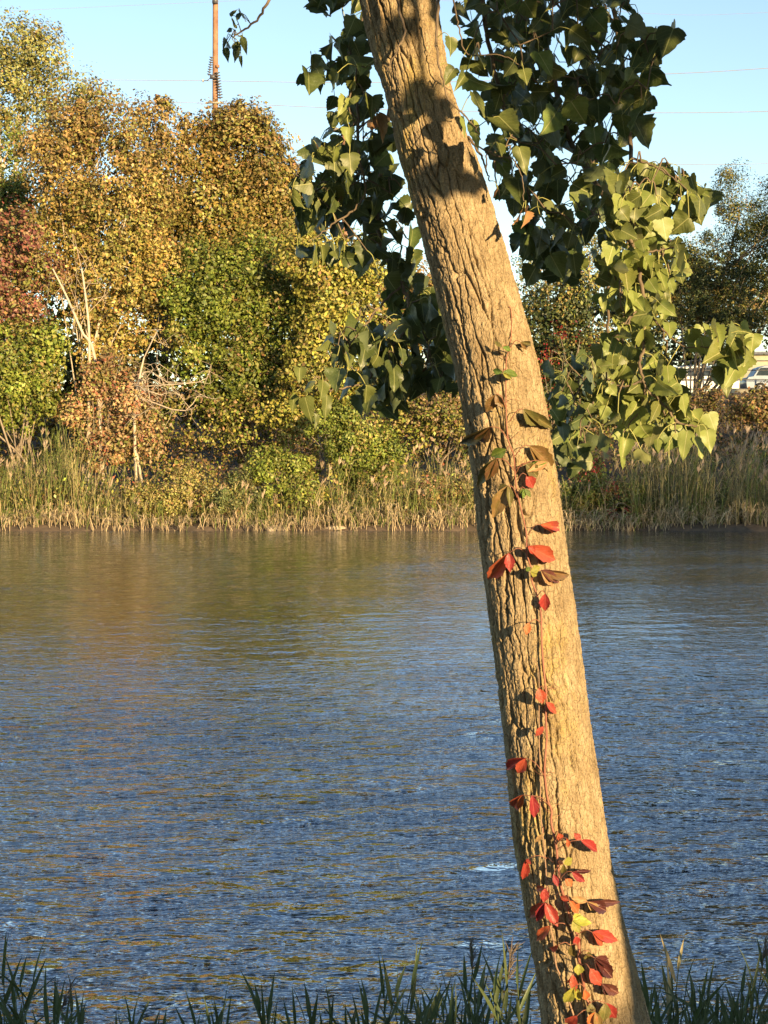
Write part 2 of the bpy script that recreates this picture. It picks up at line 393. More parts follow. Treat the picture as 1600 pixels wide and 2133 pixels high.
def plant(name, label, cat, depth, ells, n, pal, leaf=.12, base=None, r0=.14, seed=1, bark=None, stems=1, toppal=None,
          sub=.55, group=None, crown='crown', trunkname='trunk', limbs=16, spread=.75, wid=.62):
    depth *= 2; n = int(n * 1.7); leaf *= 1.03; sub *= 1.3
    g = np.random.default_rng(seed)
    bx = base if base is not None else np.mean([e[0] for e in ells])
    b0 = at(bx, 900, depth); gb = float(gz(b0[0], depth)); loc = np.array([b0[0], depth, gb - .1])
    root = thing(name, label, cat, tuple(loc), group)
    V, Q, C, cents = crown_geo(ells, depth, n, pal, leaf, g, sub, spread, toppal, wid)
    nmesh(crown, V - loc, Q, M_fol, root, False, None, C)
    top = cents[np.argmax(cents[:, 2])]; mid = cents.mean(0)
    for s_ in range(stems):
        J = Join()
        off = np.array([g.normal(0, .25), g.normal(0, .15), 0]) * (s_ > 0)
        tgt = (mid * .5 + top * .5) if s_ == 0 else cents[g.integers(len(cents))]
        p1 = loc * .62 + mid * .38 + g.normal(0, .2, 3); p1[2] = loc[2] * .6 + mid[2] * .4
        path = spline([loc + off, p1 + off, tgt], 14) - loc
        path += np.cumsum(g.normal(0, .02, path.shape), 0) * np.linspace(0, 1, 14)[:, None]
        J.add(*tube(path, np.linspace(r0, r0 * .25, 14), 7))
        o = J.build(trunkname, bark or M_bark_far, root)
        J2 = Join()
        for k_ in range(max(3, limbs // stems)):
            c = cents[g.integers(len(cents))] - loc
            a = path[g.integers(4, 13)]
            if c[2] < a[2] - .3: a = path[g.integers(3, 6)]
            mdp = (a + c) / 2 + np.array([0, 0, .25]) + g.normal(0, .15, 3)
            J2.add(*tube(spline([a, mdp, c], 7), np.linspace(r0 * .32, .012, 7), 5))
        J2.build('limb', bark or M_bark_far, root)
    return root

# palettes (linear)
YEL = [(4, (.40, .29, .075)), (3, (.46, .36, .11)), (2, (.32, .23, .06)), (3, (.30, .28, .06)), (1, (.36, .19, .07))]
ORB = [(4, (.29, .19, .065)), (3, (.37, .25, .09)), (2, (.21, .13, .05)), (2.5, (.27, .23, .06))]
DOME = [(4, (.20, .17, .035)), (3, (.28, .20, .05)), (2, (.14, .14, .025)), (2, (.34, .22, .07))]
DOMET = [(3, (.28, .19, .06)), (3, (.22, .15, .045)), (2, (.34, .23, .08)), (3, (.2, .17, .04))]
GRN = [(4, (.15, .18, .03)), (3, (.18, .22, .03)), (2, (.09, .13, .02)), (2, (.25, .27, .05))]
BGRN = [(4, (.22, .27, .04)), (3, (.30, .32, .06)), (2, (.14, .19, .03)), (1, (.36, .33, .08))]
YGR = [(4, (.30, .29, .05)), (3, (.37, .33, .07)), (2, (.2, .22, .035)), (1, (.4, .3, .08))]
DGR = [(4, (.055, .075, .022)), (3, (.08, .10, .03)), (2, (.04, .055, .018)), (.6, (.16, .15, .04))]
RED = [(2, (.22, .065, .05)), (3, (.28, .13, .08)), (2, (.16, .06, .045)), (3, (.32, .21, .09)), (2, (.18, .18, .05))]
PINK = [(3, (.34, .19, .09)), (3, (.40, .27, .13)), (1.2, (.32, .11, .055)), (3, (.34, .29, .10)), (1, (.2, .15, .07))]
POP = [(4, (.26, .27, .08)), (3, (.34, .32, .11)), (2, (.19, .21, .06)), (1, (.4, .35, .13))]
BRN = [(4, (.24, .16, .08)), (3, (.32, .21, .10)), (2, (.18, .14, .06)), (2, (.16, .16, .04))]
MIX = [(2, (.24, .24, .05)), (2, (.3, .23, .07)), (1, (.15, .17, .03)), (1, (.33, .28, .09)), (.6, (.28, .16, .07))]
CRM = [(4, (.22, .018, .02)), (3, (.30, .04, .03)), (1, (.15, .015, .015)), (1, (.16, .14, .04))]

plant('poplar_tree', 'tall pale green poplar rising behind the yellow autumn trees', 'tree', 40,
      [(35, 110, 70, 80), (15, 210, 70, 90), (95, 120, 50, 55), (110, 190, 55, 50), (-60, 170, 90, 130), (190, 205, 50, 32), (150, 260, 80, 50)], 15000, POP, .15, 20, .25, 11, M_bark_pale, sub=.6)
plant('maple_tree', 'dark green tree behind the yellow autumn tree, beside the pale poplar', 'tree', 35,
      [(20, 350, 80, 80), (-20, 450, 90, 90), (60, 440, 80, 80), (-150, 400, 120, 140)], 11000, GRN, .14, -10, .2, 12)
plant('birch_tree', 'golden yellow and orange autumn tree with thin pale stems on far bank', 'tree', 31,
      [(150, 275, 60, 70), (225, 262, 75, 62), (140, 370, 75, 80), (220, 370, 105, 95), (250, 480, 100, 90), (230, 570, 115, 90), (290, 655, 75, 65), (300, 400, 60, 80), (190, 650, 50, 50), (110, 520, 65, 75), (330, 560, 60, 80), (210, 720, 60, 40), (90, 330, 45, 60)],
      34000, YEL, .13, 187, .11, 13, M_bark_pale, 2, ORB, limbs=26)
plant('linden_tree', 'olive brown autumn tree squeezed between the yellow tree and the domed tree', 'tree', 33.5,
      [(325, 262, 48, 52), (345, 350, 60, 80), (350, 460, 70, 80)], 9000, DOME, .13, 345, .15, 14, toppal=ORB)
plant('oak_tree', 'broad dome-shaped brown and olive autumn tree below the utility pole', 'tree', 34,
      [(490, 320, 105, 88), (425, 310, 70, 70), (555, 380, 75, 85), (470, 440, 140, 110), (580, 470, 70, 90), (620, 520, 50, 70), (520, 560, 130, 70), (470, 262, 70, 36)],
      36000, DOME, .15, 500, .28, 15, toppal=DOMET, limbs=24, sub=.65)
plant('sumac_tree', 'reddish pink leaved small tree above the bright green one, beside the yellow tree', 'tree', 30,
      [(30, 500, 75, 60), (60, 590, 80, 70), (-60, 560, 100, 100), (30, 650, 80, 50)], 11000, RED, .13, 60, .08, 16, stems=2)
plant('young_maple', 'bright yellow-green young maple below the reddish tree on far bank', 'tree', 29.2,
      [(55, 750, 75, 75), (30, 830, 80, 60), (110, 720, 40, 45), (-90, 780, 100, 100)], 14000, BGRN, .14, 60, .07, 17, stems=2)
plant('boxelder_tree', 'sunlit mid-green leafy tree below the domed brown tree', 'tree', 31,
      [(450, 640, 85, 75), (520, 580, 100, 75), (570, 690, 95, 85), (500, 770, 75, 75), (620, 630, 85, 85), (430, 560, 60, 60), (560, 800, 60, 50), (400, 720, 60, 60), (460, 850, 60, 40), (380, 630, 55, 60), (600, 780, 60, 60)], 30000, GRN, .14, 520, .14, 18, limbs=20)
plant('ash_tree', 'yellow-green sunlit tree reaching down behind the hanging cottonwood leaves', 'tree', 30,
      [(690, 570, 75, 70), (640, 530, 55, 55), (725, 640, 75, 65), (660, 720, 65, 70), (640, 800, 50, 60), (740, 560, 60, 60), (710, 790, 60, 50), (600, 860, 60, 35)], 19000, YGR, .14, 680, .12, 19)
plant('hawthorn_shrub', 'orange and pinkish tan shrub around the pale thin stems', 'shrub', 29,
      [(235, 775, 55, 42), (265, 835, 60, 42), (225, 935, 55, 38), (290, 905, 45, 35), (160, 860, 40, 30), (190, 800, 40, 35)], 9000, PINK, .12, 240, .04, 20, stems=3, crown='foliage', trunkname='stem')
plant('holly_shrub', 'dense deep green shrub standing over the reeds at the water', 'shrub', 28.6,
      [(740, 920, 80, 52), (760, 985, 62, 45), (690, 880, 50, 35), (800, 950, 45, 50)], 13000, GRN, .1, 745, .04, 21, stems=2, crown='foliage', trunkname='stem', sub=.4)
plant('willow_shrub', 'lime green low shrub by the waterline, left of the deep green shrub', 'shrub', 28.1,
      [(600, 990, 55, 50), (640, 1025, 45, 40), (560, 965, 40, 30)], 7000, BGRN, .1, 600, .03, 22, stems=2, crown='foliage', trunkname='stem', sub=.35)
plant('sage_shrub', 'grey-green rounded low shrub among dry reeds at the waterline', 'shrub', 28.0,
      [(500, 1030, 52, 42), (530, 1060, 45, 30)], 6000, [(3, (.16, .19, .06)), (2, (.22, .24, .09)), (1, (.3, .28, .1))], .08, 505, .03, 23, stems=2, crown='foliage', trunkname='stem', sub=.35)
plant('spicebush_shrub', 'small yellowish shrub at the waterline left of the grey-green one', 'shrub', 28.0,
      [(345, 1050, 48, 35), (400, 1010, 45, 40), (300, 1040, 36, 28)], 5000, [(3, (.3, .27, .07)), (2, (.4, .3, .12)), (1, (.2, .2, .05))], .08, 350, .03, 24, stems=2, crown='foliage', trunkname='stem', sub=.35)
plant('rose_shrub', 'orange-red tinged shrub low among reeds close to the leaning trunk', 'shrub', 28.2,
      [(950, 1050, 45, 40), (900, 1030, 40, 35)], 4500, PINK + [(4, (.3, .26, .08))], .09, 940, .03, 25, stems=2, crown='foliage', trunkname='stem', sub=.35)
plant('distant_maple', 'rusty orange tree seen behind the hanging leaves, beyond the bank', 'tree', 38,
      [(800, 620, 60, 60), (860, 590, 60, 60), (830, 700, 80, 60), (920, 640, 60, 60)], 8000, ORB, .15, 830, .15, 26)
plant('bank_thicket', 'shaded brownish thicket directly behind the leaning trunk', 'thicket', 31,
      [(900, 850, 90, 60), (980, 800, 90, 80), (840, 800, 70, 60), (1010, 930, 80, 60)], 9000, BRN + [(4, (.14, .16, .03))], .13, 930, .06, 27, stems=3, crown='foliage', trunkname='stem')
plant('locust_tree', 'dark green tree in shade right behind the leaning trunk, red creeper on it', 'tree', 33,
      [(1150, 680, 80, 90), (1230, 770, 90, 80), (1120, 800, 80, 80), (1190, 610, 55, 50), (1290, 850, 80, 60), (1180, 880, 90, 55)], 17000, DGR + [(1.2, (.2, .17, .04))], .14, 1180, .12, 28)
plant('red_creeper', 'crimson creeper tangled through the dark shaded tree', 'creeper', 32,
      [(1140, 745, 26, 20), (1185, 700, 20, 18), (1160, 790, 18, 14), (1250, 720, 14, 12), (1130, 850, 14, 10)], 420, CRM, .1, 1160, .03, 29, crown='foliage', trunkname='stem', sub=.6, limbs=8)
plant('distant_poplar', 'pale sunlit far-off tree glimpsed through the hanging leaves', 'tree', 62,
      [(1200, 520, 70, 50), (1130, 560, 60, 50), (1270, 560, 60, 50), (1340, 640, 80, 90)], 7000, POP, .2, 1200, .2, 30)
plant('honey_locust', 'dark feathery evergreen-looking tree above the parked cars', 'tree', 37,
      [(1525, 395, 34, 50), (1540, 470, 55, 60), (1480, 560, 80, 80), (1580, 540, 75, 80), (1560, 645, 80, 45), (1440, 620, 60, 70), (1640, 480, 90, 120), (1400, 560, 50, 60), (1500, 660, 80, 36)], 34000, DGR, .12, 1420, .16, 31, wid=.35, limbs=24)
plant('buckthorn_shrub', 'brown and orange scrub below the parked cars', 'shrub', 31,
      [(1510, 850, 75, 36), (1590, 850, 60, 44), (1440, 870, 55, 36), (1660, 860, 80, 50)], 10000, BRN + [(2, (.38, .2, .07))], .11, 1530, .03, 32, stems=3, crown='foliage', trunkname='stem', sub=.4)
plant('barberry_shrub', 'green and crimson spotted shrub at the waterline right of leaning trunk', 'shrub', 28.3,
      [(1225, 1005, 52, 48), (1285, 1040, 55, 46), (1190, 1060, 45, 36), (1330, 1060, 36, 30)], 9000, [(4, (.2, .24, .05)), (3, (.3, .32, .08)), (2, (.12, .15, .03))], .09, 1240, .03, 33, stems=3, crown='foliage', trunkname='stem', sub=.35)
plant('scarlet_creeper', 'scarlet creeper sprays on the green shrub at the waterline', 'creeper', 27.9,
      [(1270, 1018, 16, 14), (1240, 970, 20, 12), (1275, 1075, 14, 10), (1310, 1065, 12, 9), (1210, 985, 10, 8)], 380, CRM, .075, 1255, .02, 34, crown='foliage', trunkname='stem', sub=.4, limbs=6)
plant('side_maple', 'green tree upstream at the end of the far bank trees', 'tree', 31,
      [(-330, 500, 180, 220), (-300, 760, 160, 160)], 9000, GRN, .18, -320, .2, 35)
plant('side_locust', 'dark tree downstream beyond the parked cars', 'tree', 33,
      [(1850, 560, 160, 220), (1800, 800, 140, 120)], 8000, DGR, .18, 1840, .2, 36)

# undergrowth: leafy mass nobody could count
g = np.random.default_rng(50)
J = Join()
for ells, d, n, pal in (([(x, 930 + 25 * math.sin(x * .02), 70, 60) for x in range(-220, 1000, 80)], 31.5, 16000, BRN + GRN + PINK),
                        ([(x, 930, 70, 60) for x in range(1050, 1900, 80)], 31.5, 8000, DGR + BRN),
                        ([(x, 640 + 20 * math.sin(x * .013), 80, 70) for x in range(1060, 1740, 75)], 44, 9000, DGR),
                        ([(x, 820, 120, 130) for x in range(-900, -200, 140)] + [(x, 600, 130, 150) for x in range(-900, -380, 160)], 33, 5000, GRN + ORB + BRN),
                        ([(x, 820, 120, 120) for x in range(1900, 2500, 140)] + [(x, 620, 130, 140) for x in range(1960, 2500, 160)], 34, 4000, DGR + GRN),
                        ([(x, 745, 60, 34) for x in range(1060, 1530, 60)], 50, 5000, DGR),
                        ([(1405, 690, 60, 45), (1450, 700, 60, 40), (1500, 690, 60, 34)], 50, 1600, DGR),
                        ([(x, 600, 70, 80) for x in range(1380, 1740, 70)], 43, 5000, DGR),
                        ([(x, 870 + 25 * math.sin(x * .03), 60, 50) for x in range(-220, 980, 60)], 30.5, 12000, BRN + GRN + YGR),
                        ([(x, 800, 80, 70) for x in range(-200, 900, 100)], 33.5, 10000, GRN + DGR),
                        ([(x, 680, 80, 80) for x in range(-200, 820, 100)], 35, 11000, GRN + DOME),
                        ([(x, 560, 80, 80) for x in range(-200, 720, 100)], 36, 10000, DOME + GRN),
                        ([(x, 450, 70, 70) for x in range(-200, 640, 90)], 36.5, 8000, DOME + ORB),
                        ([(x, 780, 70, 90) for x in range(1060, 1420, 90)], 36, 6000, DGR),
                        ([(x, 1035 + 28 * math.sin(x * .045), 60, 40) for x in range(-220, 1000, 60)], 28.3, 6500, BRN + YGR + PINK),
                        ([(x, 1075, 60, 22) for x in range(1040, 1800, 70)], 28.4, 4000, BRN + GRN)):
    V, Q, C, _ = crown_geo(ells, d * 2, int(n * (1.2 if d < 32 else .8)), pal, .13 if d < 32 else .3, g, .6 if d < 32 else .9)
    J.add(V, Q, C)
tag(J.build('undergrowth', M_fol, None, False), 'tangled leafy undergrowth along the whole far bank', 'undergrowth', kind='stuff')

# bare twiggy bush
g = np.random.default_rng(51)
b0 = at(285, 900, 57.6); loc = np.array([b0[0], 57.6, float(gz(b0[0], 57.6)) - .05])
root = thing('bare_bush', 'leafless greyish bush of fine tangled twigs on far bank', 'bush', tuple(loc))
stem = spline([loc, at(280, 860, 57.4), at(290, 790, 57.2), at(300, 745, 57.2)], 10) - loc
V, Q = tube(stem, np.linspace(.07, .03, 10), 6); nmesh('stem', V, Q, M_bark_pale, root, True)
J = Join(); limbs_ = []
for k in range(11):
    e = at(g.uniform(270, 450), g.uniform(715, 860), 57.2 + g.normal(0, .8)) - loc; a = stem[g.integers(3, 10)]
    pth = spline([a, a * .6 + e * .4 + g.normal(0, .35, 3), a * .3 + e * .7 + g.normal(0, .3, 3), e], 9); limbs_.append(pth)
    J.add(*tube(pth, np.linspace(.03, .008, 9), 4))
for k in range(150):
    pth = limbs_[g.integers(11)]; a = pth[g.integers(2, 9)]; dr = rand_unit(1, g)[0] * np.array([1, .8, .8]) * g.uniform(.3, 1.1)
    J.add(*tube(spline([a, a + dr * .5 + g.normal(0, .08, 3), a + dr + [0, 0, g.normal(0, .1)]], 5), np.linspace(.010, .004, 5), 3))
J.build('twigs', M_dry, root)['kind'] = 'stuff'

# fallen pale stems crossing the bank
for k, (pp, lab) in enumerate((([(185, 1000), (185, 860), (186, 700), (176, 600), (170, 560)], 'straight pale thin sapling stem standing before the orange shrub'),
                               ([(200, 760), (170, 690), (140, 620), (110, 560)], 'pale sapling stem leaning toward the reddish tree'),
                               ([(310, 985), (280, 900), (300, 780)], 'short grey sapling stem beside the bare twiggy bush'))):
    d = 57.8; P = np.array([at(x, y, d) for x, y in pp]); P[0, 2] = min(P[0, 2], float(gz(P[0, 0], d)) - .05) if k != 1 else P[0, 2]
    if k == 1: P = np.vstack([[P[0, 0] + .3, d, float(gz(P[0, 0], d)) - .05], P])
    L0 = P[0].copy(); root = thing('sapling', lab, 'sapling', tuple(L0))
    q = spline(P, 16) - L0
    V, Q = tube(q, np.linspace(.07, .03, 16), 7); nmesh('trunk', V, Q, M_bark_pale, root, True)
    J = Join(); g = np.random.default_rng(60 + k)
    for m_ in range(9):
        a = q[g.integers(7, 16)]; J.add(*tube(spline([a, a + g.normal(0, .4, 3) + [0, 0, .4], a + g.normal(0, .5, 3) + [0, -.1, .9]], 6), np.linspace(.015, .005, 6), 4))
    J.build('twigs', M_dry, root)

# ------------------------------------------------------------------ far reeds (uncountable)
g = np.random.default_rng(70)
def reed_batch(J, n, x0, x1, d0, d1, h0, h1, tan, grn, fgreen, plume=.12, lean=.17, blade=5):
    for k in range(int(n * 1.35)):
        px = g.uniform(x0, x1); d = 2 * g.uniform(d0, d1); p = at(px, 1000, d); x = p[0]
        z = max(float(gz(x, d)), -.1) - .05; hm = .8 + .45 * float(vnoise(np.array(x * .55), np.array(d * .5), 55)) + .2 * float(vnoise(np.array(x * 1.9), np.array(3.), 56)); h = g.uniform(h0, h1) * hm
        c = np.array(grn if g.random() < fgreen else tan) * g.uniform(.7, 1.25)
        lx, ly = g.normal(0, lean, 2) * h
        A = np.array([x, d, z]); B = A + [lx * .35, ly * .35, h * .55]; C_ = A + [lx, ly, h]
        V, Q = tube(np.array([A, B, C_]), [.015, .012, .005], 3); J.add(V, Q, c)
        for m_ in range(blade):
            f = g.uniform(.25, .95); s0 = A + (C_ - A) * f + (np.array([lx, ly, 0]) * .0)
            an = g.uniform(0, 6.28); dr = np.array([math.cos(an), math.sin(an) * .6, 0]); ln = g.uniform(.3, .65)
            t1 = s0 + dr * ln * .35 + [0, 0, ln * .5]; t2 = s0 + dr * ln * .9 + [0, 0, ln * g.uniform(.05, .7)]
            wv = np.array([-dr[1], dr[0], .3]) * .02
            J.add(np.array([s0 - wv * .6, s0 + wv * .6, t1 + wv, t1 - wv, t2, t2 + wv * .1]), np.array([[0, 1, 2, 3], [3, 2, 5, 4]]), c * g.uniform(.8, 1.2))
        if g.random() < plume:
            for m_ in range(7):
                s0 = C_ - [0, 0, .02 * m_]; e = C_ + [g.normal(.05, .06), g.normal(0, .05), g.uniform(.05, .3)]
                wv = np.array([.018, 0, .0]); md = (s0 + e) / 2
                J.add(np.array([s0, md + wv, e, md - wv]), np.array([[0, 1, 2, 3]]), np.array((.40, .30, .2)) * g.uniform(.7, 1.2))
TAN, GRE = (.44, .37, .17), (.22, .26, .07)
J = Join()
reed_batch(J, 420, -260, 170, 27.6, 29.2, 1.9, 3.5, TAN, GRE, .55)
reed_batch(J, 300, 160, 520, 27.6, 28.8, 1.0, 2.7, TAN, GRE, .5)
reed_batch(J, 260, 480, 820, 27.6, 28.6, .8, 2.2, TAN, GRE, .5)
reed_batch(J, 240, 800, 1010, 27.6, 29.4, 1.4, 3.0, TAN, GRE, .5)
reed_batch(J, 160, 1000, 1330, 27.8, 29.2, 1.0, 2.4, TAN, GRE, .3)
reed_batch(J, 620, 1310, 1850, 27.5, 29.6, 2.2, 3.7, TAN, GRE, .35, .45)
reed_batch(J, 900, -260, 1850, 27.22, 27.8, .25, .9, (.56, .44, .26), GRE, .15, 0, .25, 3)
reed_batch(J, 260, -900, -250, 27.4, 29, 1.6, 3.0, TAN, GRE, .5)
reed_batch(J, 220, 1840, 2450, 27.4, 29, 1.8, 3.2, TAN, GRE, .4)
tag(J.build('reed_belt', M_reed, None, False), 'belt of tan and green reeds lining the far waterline', 'reeds', kind='stuff')

# stones at the far waterline
def rockmesh(seed):
    g = np.random.default_rng(seed)
    u = np.linspace(0, np.pi, 7); v = np.arange(10) * 2 * np.pi / 10
    U, Vv = np.meshgrid(u, v, indexing='ij')
    r = 1 + .22 * vnoise(U * 1.7 + seed * 9, np.cos(Vv) * 1.5 + np.sin(Vv) * 1.1, seed)
    P = np.stack([r * np.sin(U) * np.cos(Vv), r * .8 * np.sin(U) * np.sin(Vv), r * .6 * np.cos(U)], -1).reshape(-1, 3)
    i, j = np.meshgrid(np.arange(6), np.arange(10), indexing='ij'); j2 = (j + 1) % 10
    Q = np.stack([i * 10 + j, i * 10 + j2, (i + 1) * 10 + j2, (i + 1) * 10 + j], -1).reshape(-1, 4)
    return nmesh('stone', P, Q[:, ::-1], M_rock, smooth=False, link=False)
RK = [rockmesh(k + 1) for k in range(4)]
g = np.random.default_rng(80)
for k, px in enumerate([130, 240, 392, 405, 568, 590, 700, 905, 930, 1395]):
    p = at(px, 1100, 55.0 + g.uniform(-.1, .3)); s_ = g.uniform(.12, .36) * (.6 + .8 * g.random())
    o = mobj('bank_stone', RK[k % 4]); o.location = (p[0], p[1], .02); o.scale = (s_ * 1.5, s_, s_ * .9); o.rotation_euler = (0, 0, g.uniform(0, 6))
    tag(o, 'tan stone lying at the foot of the far reeds by the water', 'stone', 'stones along the far waterline')

# ------------------------------------------------------------------ pole, wires, cars, fence, building
D = 90.0
M_pole = simple('pole_wood', (.17, .085, .05), (.34, .19, .11), 2.6, .9, .3)
M_ins = simple('insulator', (.05, .05, .055), (.10, .10, .11), 5, .35)
M_metal = simple('galvanised', (.22, .23, .24), (.34, .35, .36), 5, .5)
M_wire = simple('wire', (.26, .23, .19), (.34, .30, .25), 5, .6)
pb = at(446, 230, D); pt = at(450, -420, D); gzp = float(gz(pb[0], D))
loc = np.array([pb[0] - .05, D, gzp - .2])
root = thing('utility_pole', 'tall brown wooden utility pole with insulator strings above the domed tree', 'utility pole', tuple(loc))
V, Q = tube(np.linspace(loc, pt, 12) - loc, np.linspace(.19, .14, 12), 12, True); nmesh('pole', V, Q, M_pole, root, True)
def insul(a, b_, n, r):
    J = Join(); a = np.array(a); b_ = np.array(b_)
    J.add(*tube(np.linspace(a, b_, 3), .02, 5))
    for k in range(n):
        c = a + (b_ - a) * (k + .5) / n; ax = (b_ - a) / np.linalg.norm(b_ - a)
        J.add(*tube(np.array([c - ax * .035, c - ax * .03, c + ax * .03]), [.02, r, .03], 10))
    return J
insul(at(452, 150, D - .25) - loc, at(459, 207, D - .25) - loc, 10, .19).build('insulator_string', M_ins, root)
insul(at(441, 118, D - .1) - loc, at(435, 158, D - .1) - loc, 8, .14).build('insulator_string', M_ins, root)
V, Q = box(at(443, 160, D - .25) - loc, (.3, .2, .22)); nmesh('bracket', V, Q, M_ins, root)
V, Q = tube(np.array([at(421.5, 168, D - .3), at(425, 168, D - .3)]) - loc, [.09, .09], 10, True); nmesh('clamp', V, Q, M_metal, root)
V, Q = tube(spline(np.array([at(425, 168, D - .3), at(432, 167.5, D - .3), at(440, 160, D - .3)]) - loc, 6), .025, 5); nmesh('clamp_rod', V, Q, M_ins, root)
V, Q = box(at(453.5, 138, D - .2) - loc, (.2, .1, .16)); nmesh('crossarm_stub', V, Q, M_pole, root)
V, Q = box(at(449, 214, D - .24) - loc, (.9, .08, .09)); nmesh('crossarm', V, Q, M_wire, root)
V, Q = box(at(448, 2, D - .2) - loc, (.3, .2, .3)); nmesh('cap_fitting', V, Q, M_ins, root)

p2 = at(718, 300, D + 8); g2 = float(gz(p2[0], D + 8)); l2 = np.array([p2[0], D + 8, g2 - .2]); t2 = at(718, 272, D + 8)
root = thing('lamp_pole', 'second brown pole half hidden behind the hanging cottonwood leaves', 'pole', tuple(l2))
V, Q = tube(np.linspace(l2, t2, 8) - l2, np.linspace(.23, .17, 8), 10, True); nmesh('pole', V, Q, M_pole, root, True)
V, Q = box(at(706, 270, D + 7.8) - l2, (.75, .3, .14)); nmesh('lamp_head', V, Q, M_wire, root)

def wire(pts, r, lab):
    P = spline(np.array([at(x, y, D - .2) for x, y in pts]), 40); L0 = P[0].copy()
    V, Q = tube(P - L0, r, 4); o = nmesh('power_line', V, Q, M_wire, None, True); o.location = L0
    tag(o, lab, 'power line', 'power lines on the utility pole')
wire([(-900, 140), (-300, 158), (0, 164), (445, 168.5), (700, 172), (1000, 169), (1390, 154), (1600, 142), (2100, 105)], .016, 'power line held by the clamp on the utility pole')
wire([(-900, 195), (-300, 206), (0, 210), (445, 215), (700, 225), (1000, 233), (1340, 235), (1600, 232), (2100, 215)], .016, 'power line crossing the utility pole just above the domed tree')
wire([(718, 280), (1100, 335), (1390, 342), (1600, 341), (2100, 325)], .014, 'lowest power line, passing the top of the dark feathery tree')
wire([(-900, 70), (0, 24), (440, 4), (700, -6), (1100, 10), (1390, 30), (1600, 26), (2100, 0)], .007, 'thinnest and highest power line, up by the pole top')

M_cwhite = simple('car_white', (.72, .72, .70), (.78, .78, .76), 2, .3, 0, .5)
M_cblue = simple('car_grey_blue', (.20, .25, .32), (.24, .30, .38), 2, .3, 0, .5)
M_glass = simple('car_glass', (.02, .03, .04), (.035, .045, .06), 2, .08, 0, .6)
M_tyre = simple('tyre', (.02, .02, .02), (.035, .035, .035), 8, .9)
M_lamp = simple('headlamp', (.6, .6, .58), (.75, .75, .72), 8, .2)
def car(px, d, paint, lab):
    p = at(px, 800, d); z = float(gz(p[0], d)); root = thing('parked_car', lab, 'car', (p[0], d, z))
    prof = [(-2.3, .35), (-2.35, .8), (-2.2, 1.0), (-1.9, 1.05), (-1.55, 1.6), (-1.2, 1.72), (.35, 1.74), (.75, 1.62), (1.25, 1.1), (2.1, .98), (2.3, .8), (2.3, .35)]
    n = len(prof); J = Join()
    lay = [(-.9, .9), (-.82, 1.0), (.82, 1.0), (.9, .9)]
    V = np.array([[x * (1 if k in (1, 2) else .985), yy, (zz if zz < 1.06 else 1.06 + (zz - 1.06) * (1 if k in (1, 2) else .93))] for k, (yy, s) in enumerate(lay) for x, zz in prof])
    Q = np.array([[k * n + m_, k * n + (m_ + 1) % n, (k + 1) * n + (m_ + 1) % n, (k + 1) * n + m_] for k in range(3) for m_ in range(n)])
    b_ = nmesh('body', V, Q, paint, root)
    for s in (-1, 1):
        fan = [[0, 1, 10, 11], [1, 2, 9, 10], [2, 3, 8, 9], [3, 4, 7, 8], [4, 5, 6, 7]]
        nmesh('side_panel', V[(0 if s < 0 else 3 * n):][:n] + np.array([0, s * .001, 0]), np.array(fan), paint, root)
        for x0, x1, x2, x3 in ((-1.72, -.95, -.95, -1.45), (-.85, .0, .0, -.85), (.1, 1.05, .55, .1)):
            Vw = np.array([[x0, s * .915, 1.1], [x1, s * .915, 1.1], [x2, s * .905, 1.58], [x3, s * .905, 1.58]]); nmesh('window', Vw, np.array([[0, 1, 2, 3]]), M_glass, root)
        for x in (-1.45, 1.4):
            V_, Q_ = tube(np.array([[x, s * .72, .34], [x, s * .93, .34]]), [.34, .34], 14, True); wo = nmesh('wheel', V_, Q_, M_tyre, root)
            V_, Q_ = tube(np.array([[x, s * .9, .34], [x, s * .94, .34]]), [.2, .18], 12, True); nmesh('rim', V_, Q_, M_metal, wo)
        V_, Q_ = box((2.26, s * .65, .78), (.12, .35, .16)); nmesh('headlight', V_, Q_, M_lamp, root)
    return root
car(1455, 94, M_cwhite, 'white sport utility car parked under the dark feathery tree')
car(1625, 96, M_cblue, 'grey-blue car parked in front of the pale yellow building')
car(1285, 98, M_cwhite, 'white car mostly hidden behind the lit hanging leaves')

fd = 91.0
fx0, fx1 = at(1100, 800, fd)[0], at(1900, 800, fd)[0]
root = thing('car_park_fence', 'dark rail and wire fence running in front of the parked cars', 'fence', (fx0, fd, 0))
for k, x in enumerate(np.arange(fx0, fx1, 2.4)):
    z = float(gz(x, fd)); V, Q = tube(np.array([[x - fx0, 0, z - .1], [x - fx0, 0, z + 1.9]]), [.05, .05], 8, True); nmesh('post', V, Q, M_ins, root, True)
zr = float(np.mean(gz(np.arange(fx0, fx1, 2.4), fd)))
for h in (1.85, 1.3, .75, .2):
    V, Q = tube(np.array([[0, 0, zr + h], [fx1 - fx0, 0, zr + h]]), [.03, .03], 5); nmesh('rail', V, Q, M_ins, root, True)
bw = at(1545, 745, 140); 
M_wall = simple('yellow_render', (.66, .58, .38), (.74, .66, .45), 1.5, .9)
root = thing('warehouse', 'low pale yellow building behind the parked cars', 'building', (float(bw[0]), 140, 6.1))
V, Q = box((12, 6, 2.6), (24, 12, 5.2)); nmesh('wall', V, Q, M_wall, root)
V, Q = box((12, 6, 5.35), (24.6, 12.6, .3)); nmesh('roof', V, Q, M_metal, root)
for k in range(4):
    V, Q = box((4 + 5 * k, -.02, 2.2), (2.2, .1, 1.4)); nmesh('window', V, Q, M_glass, root)

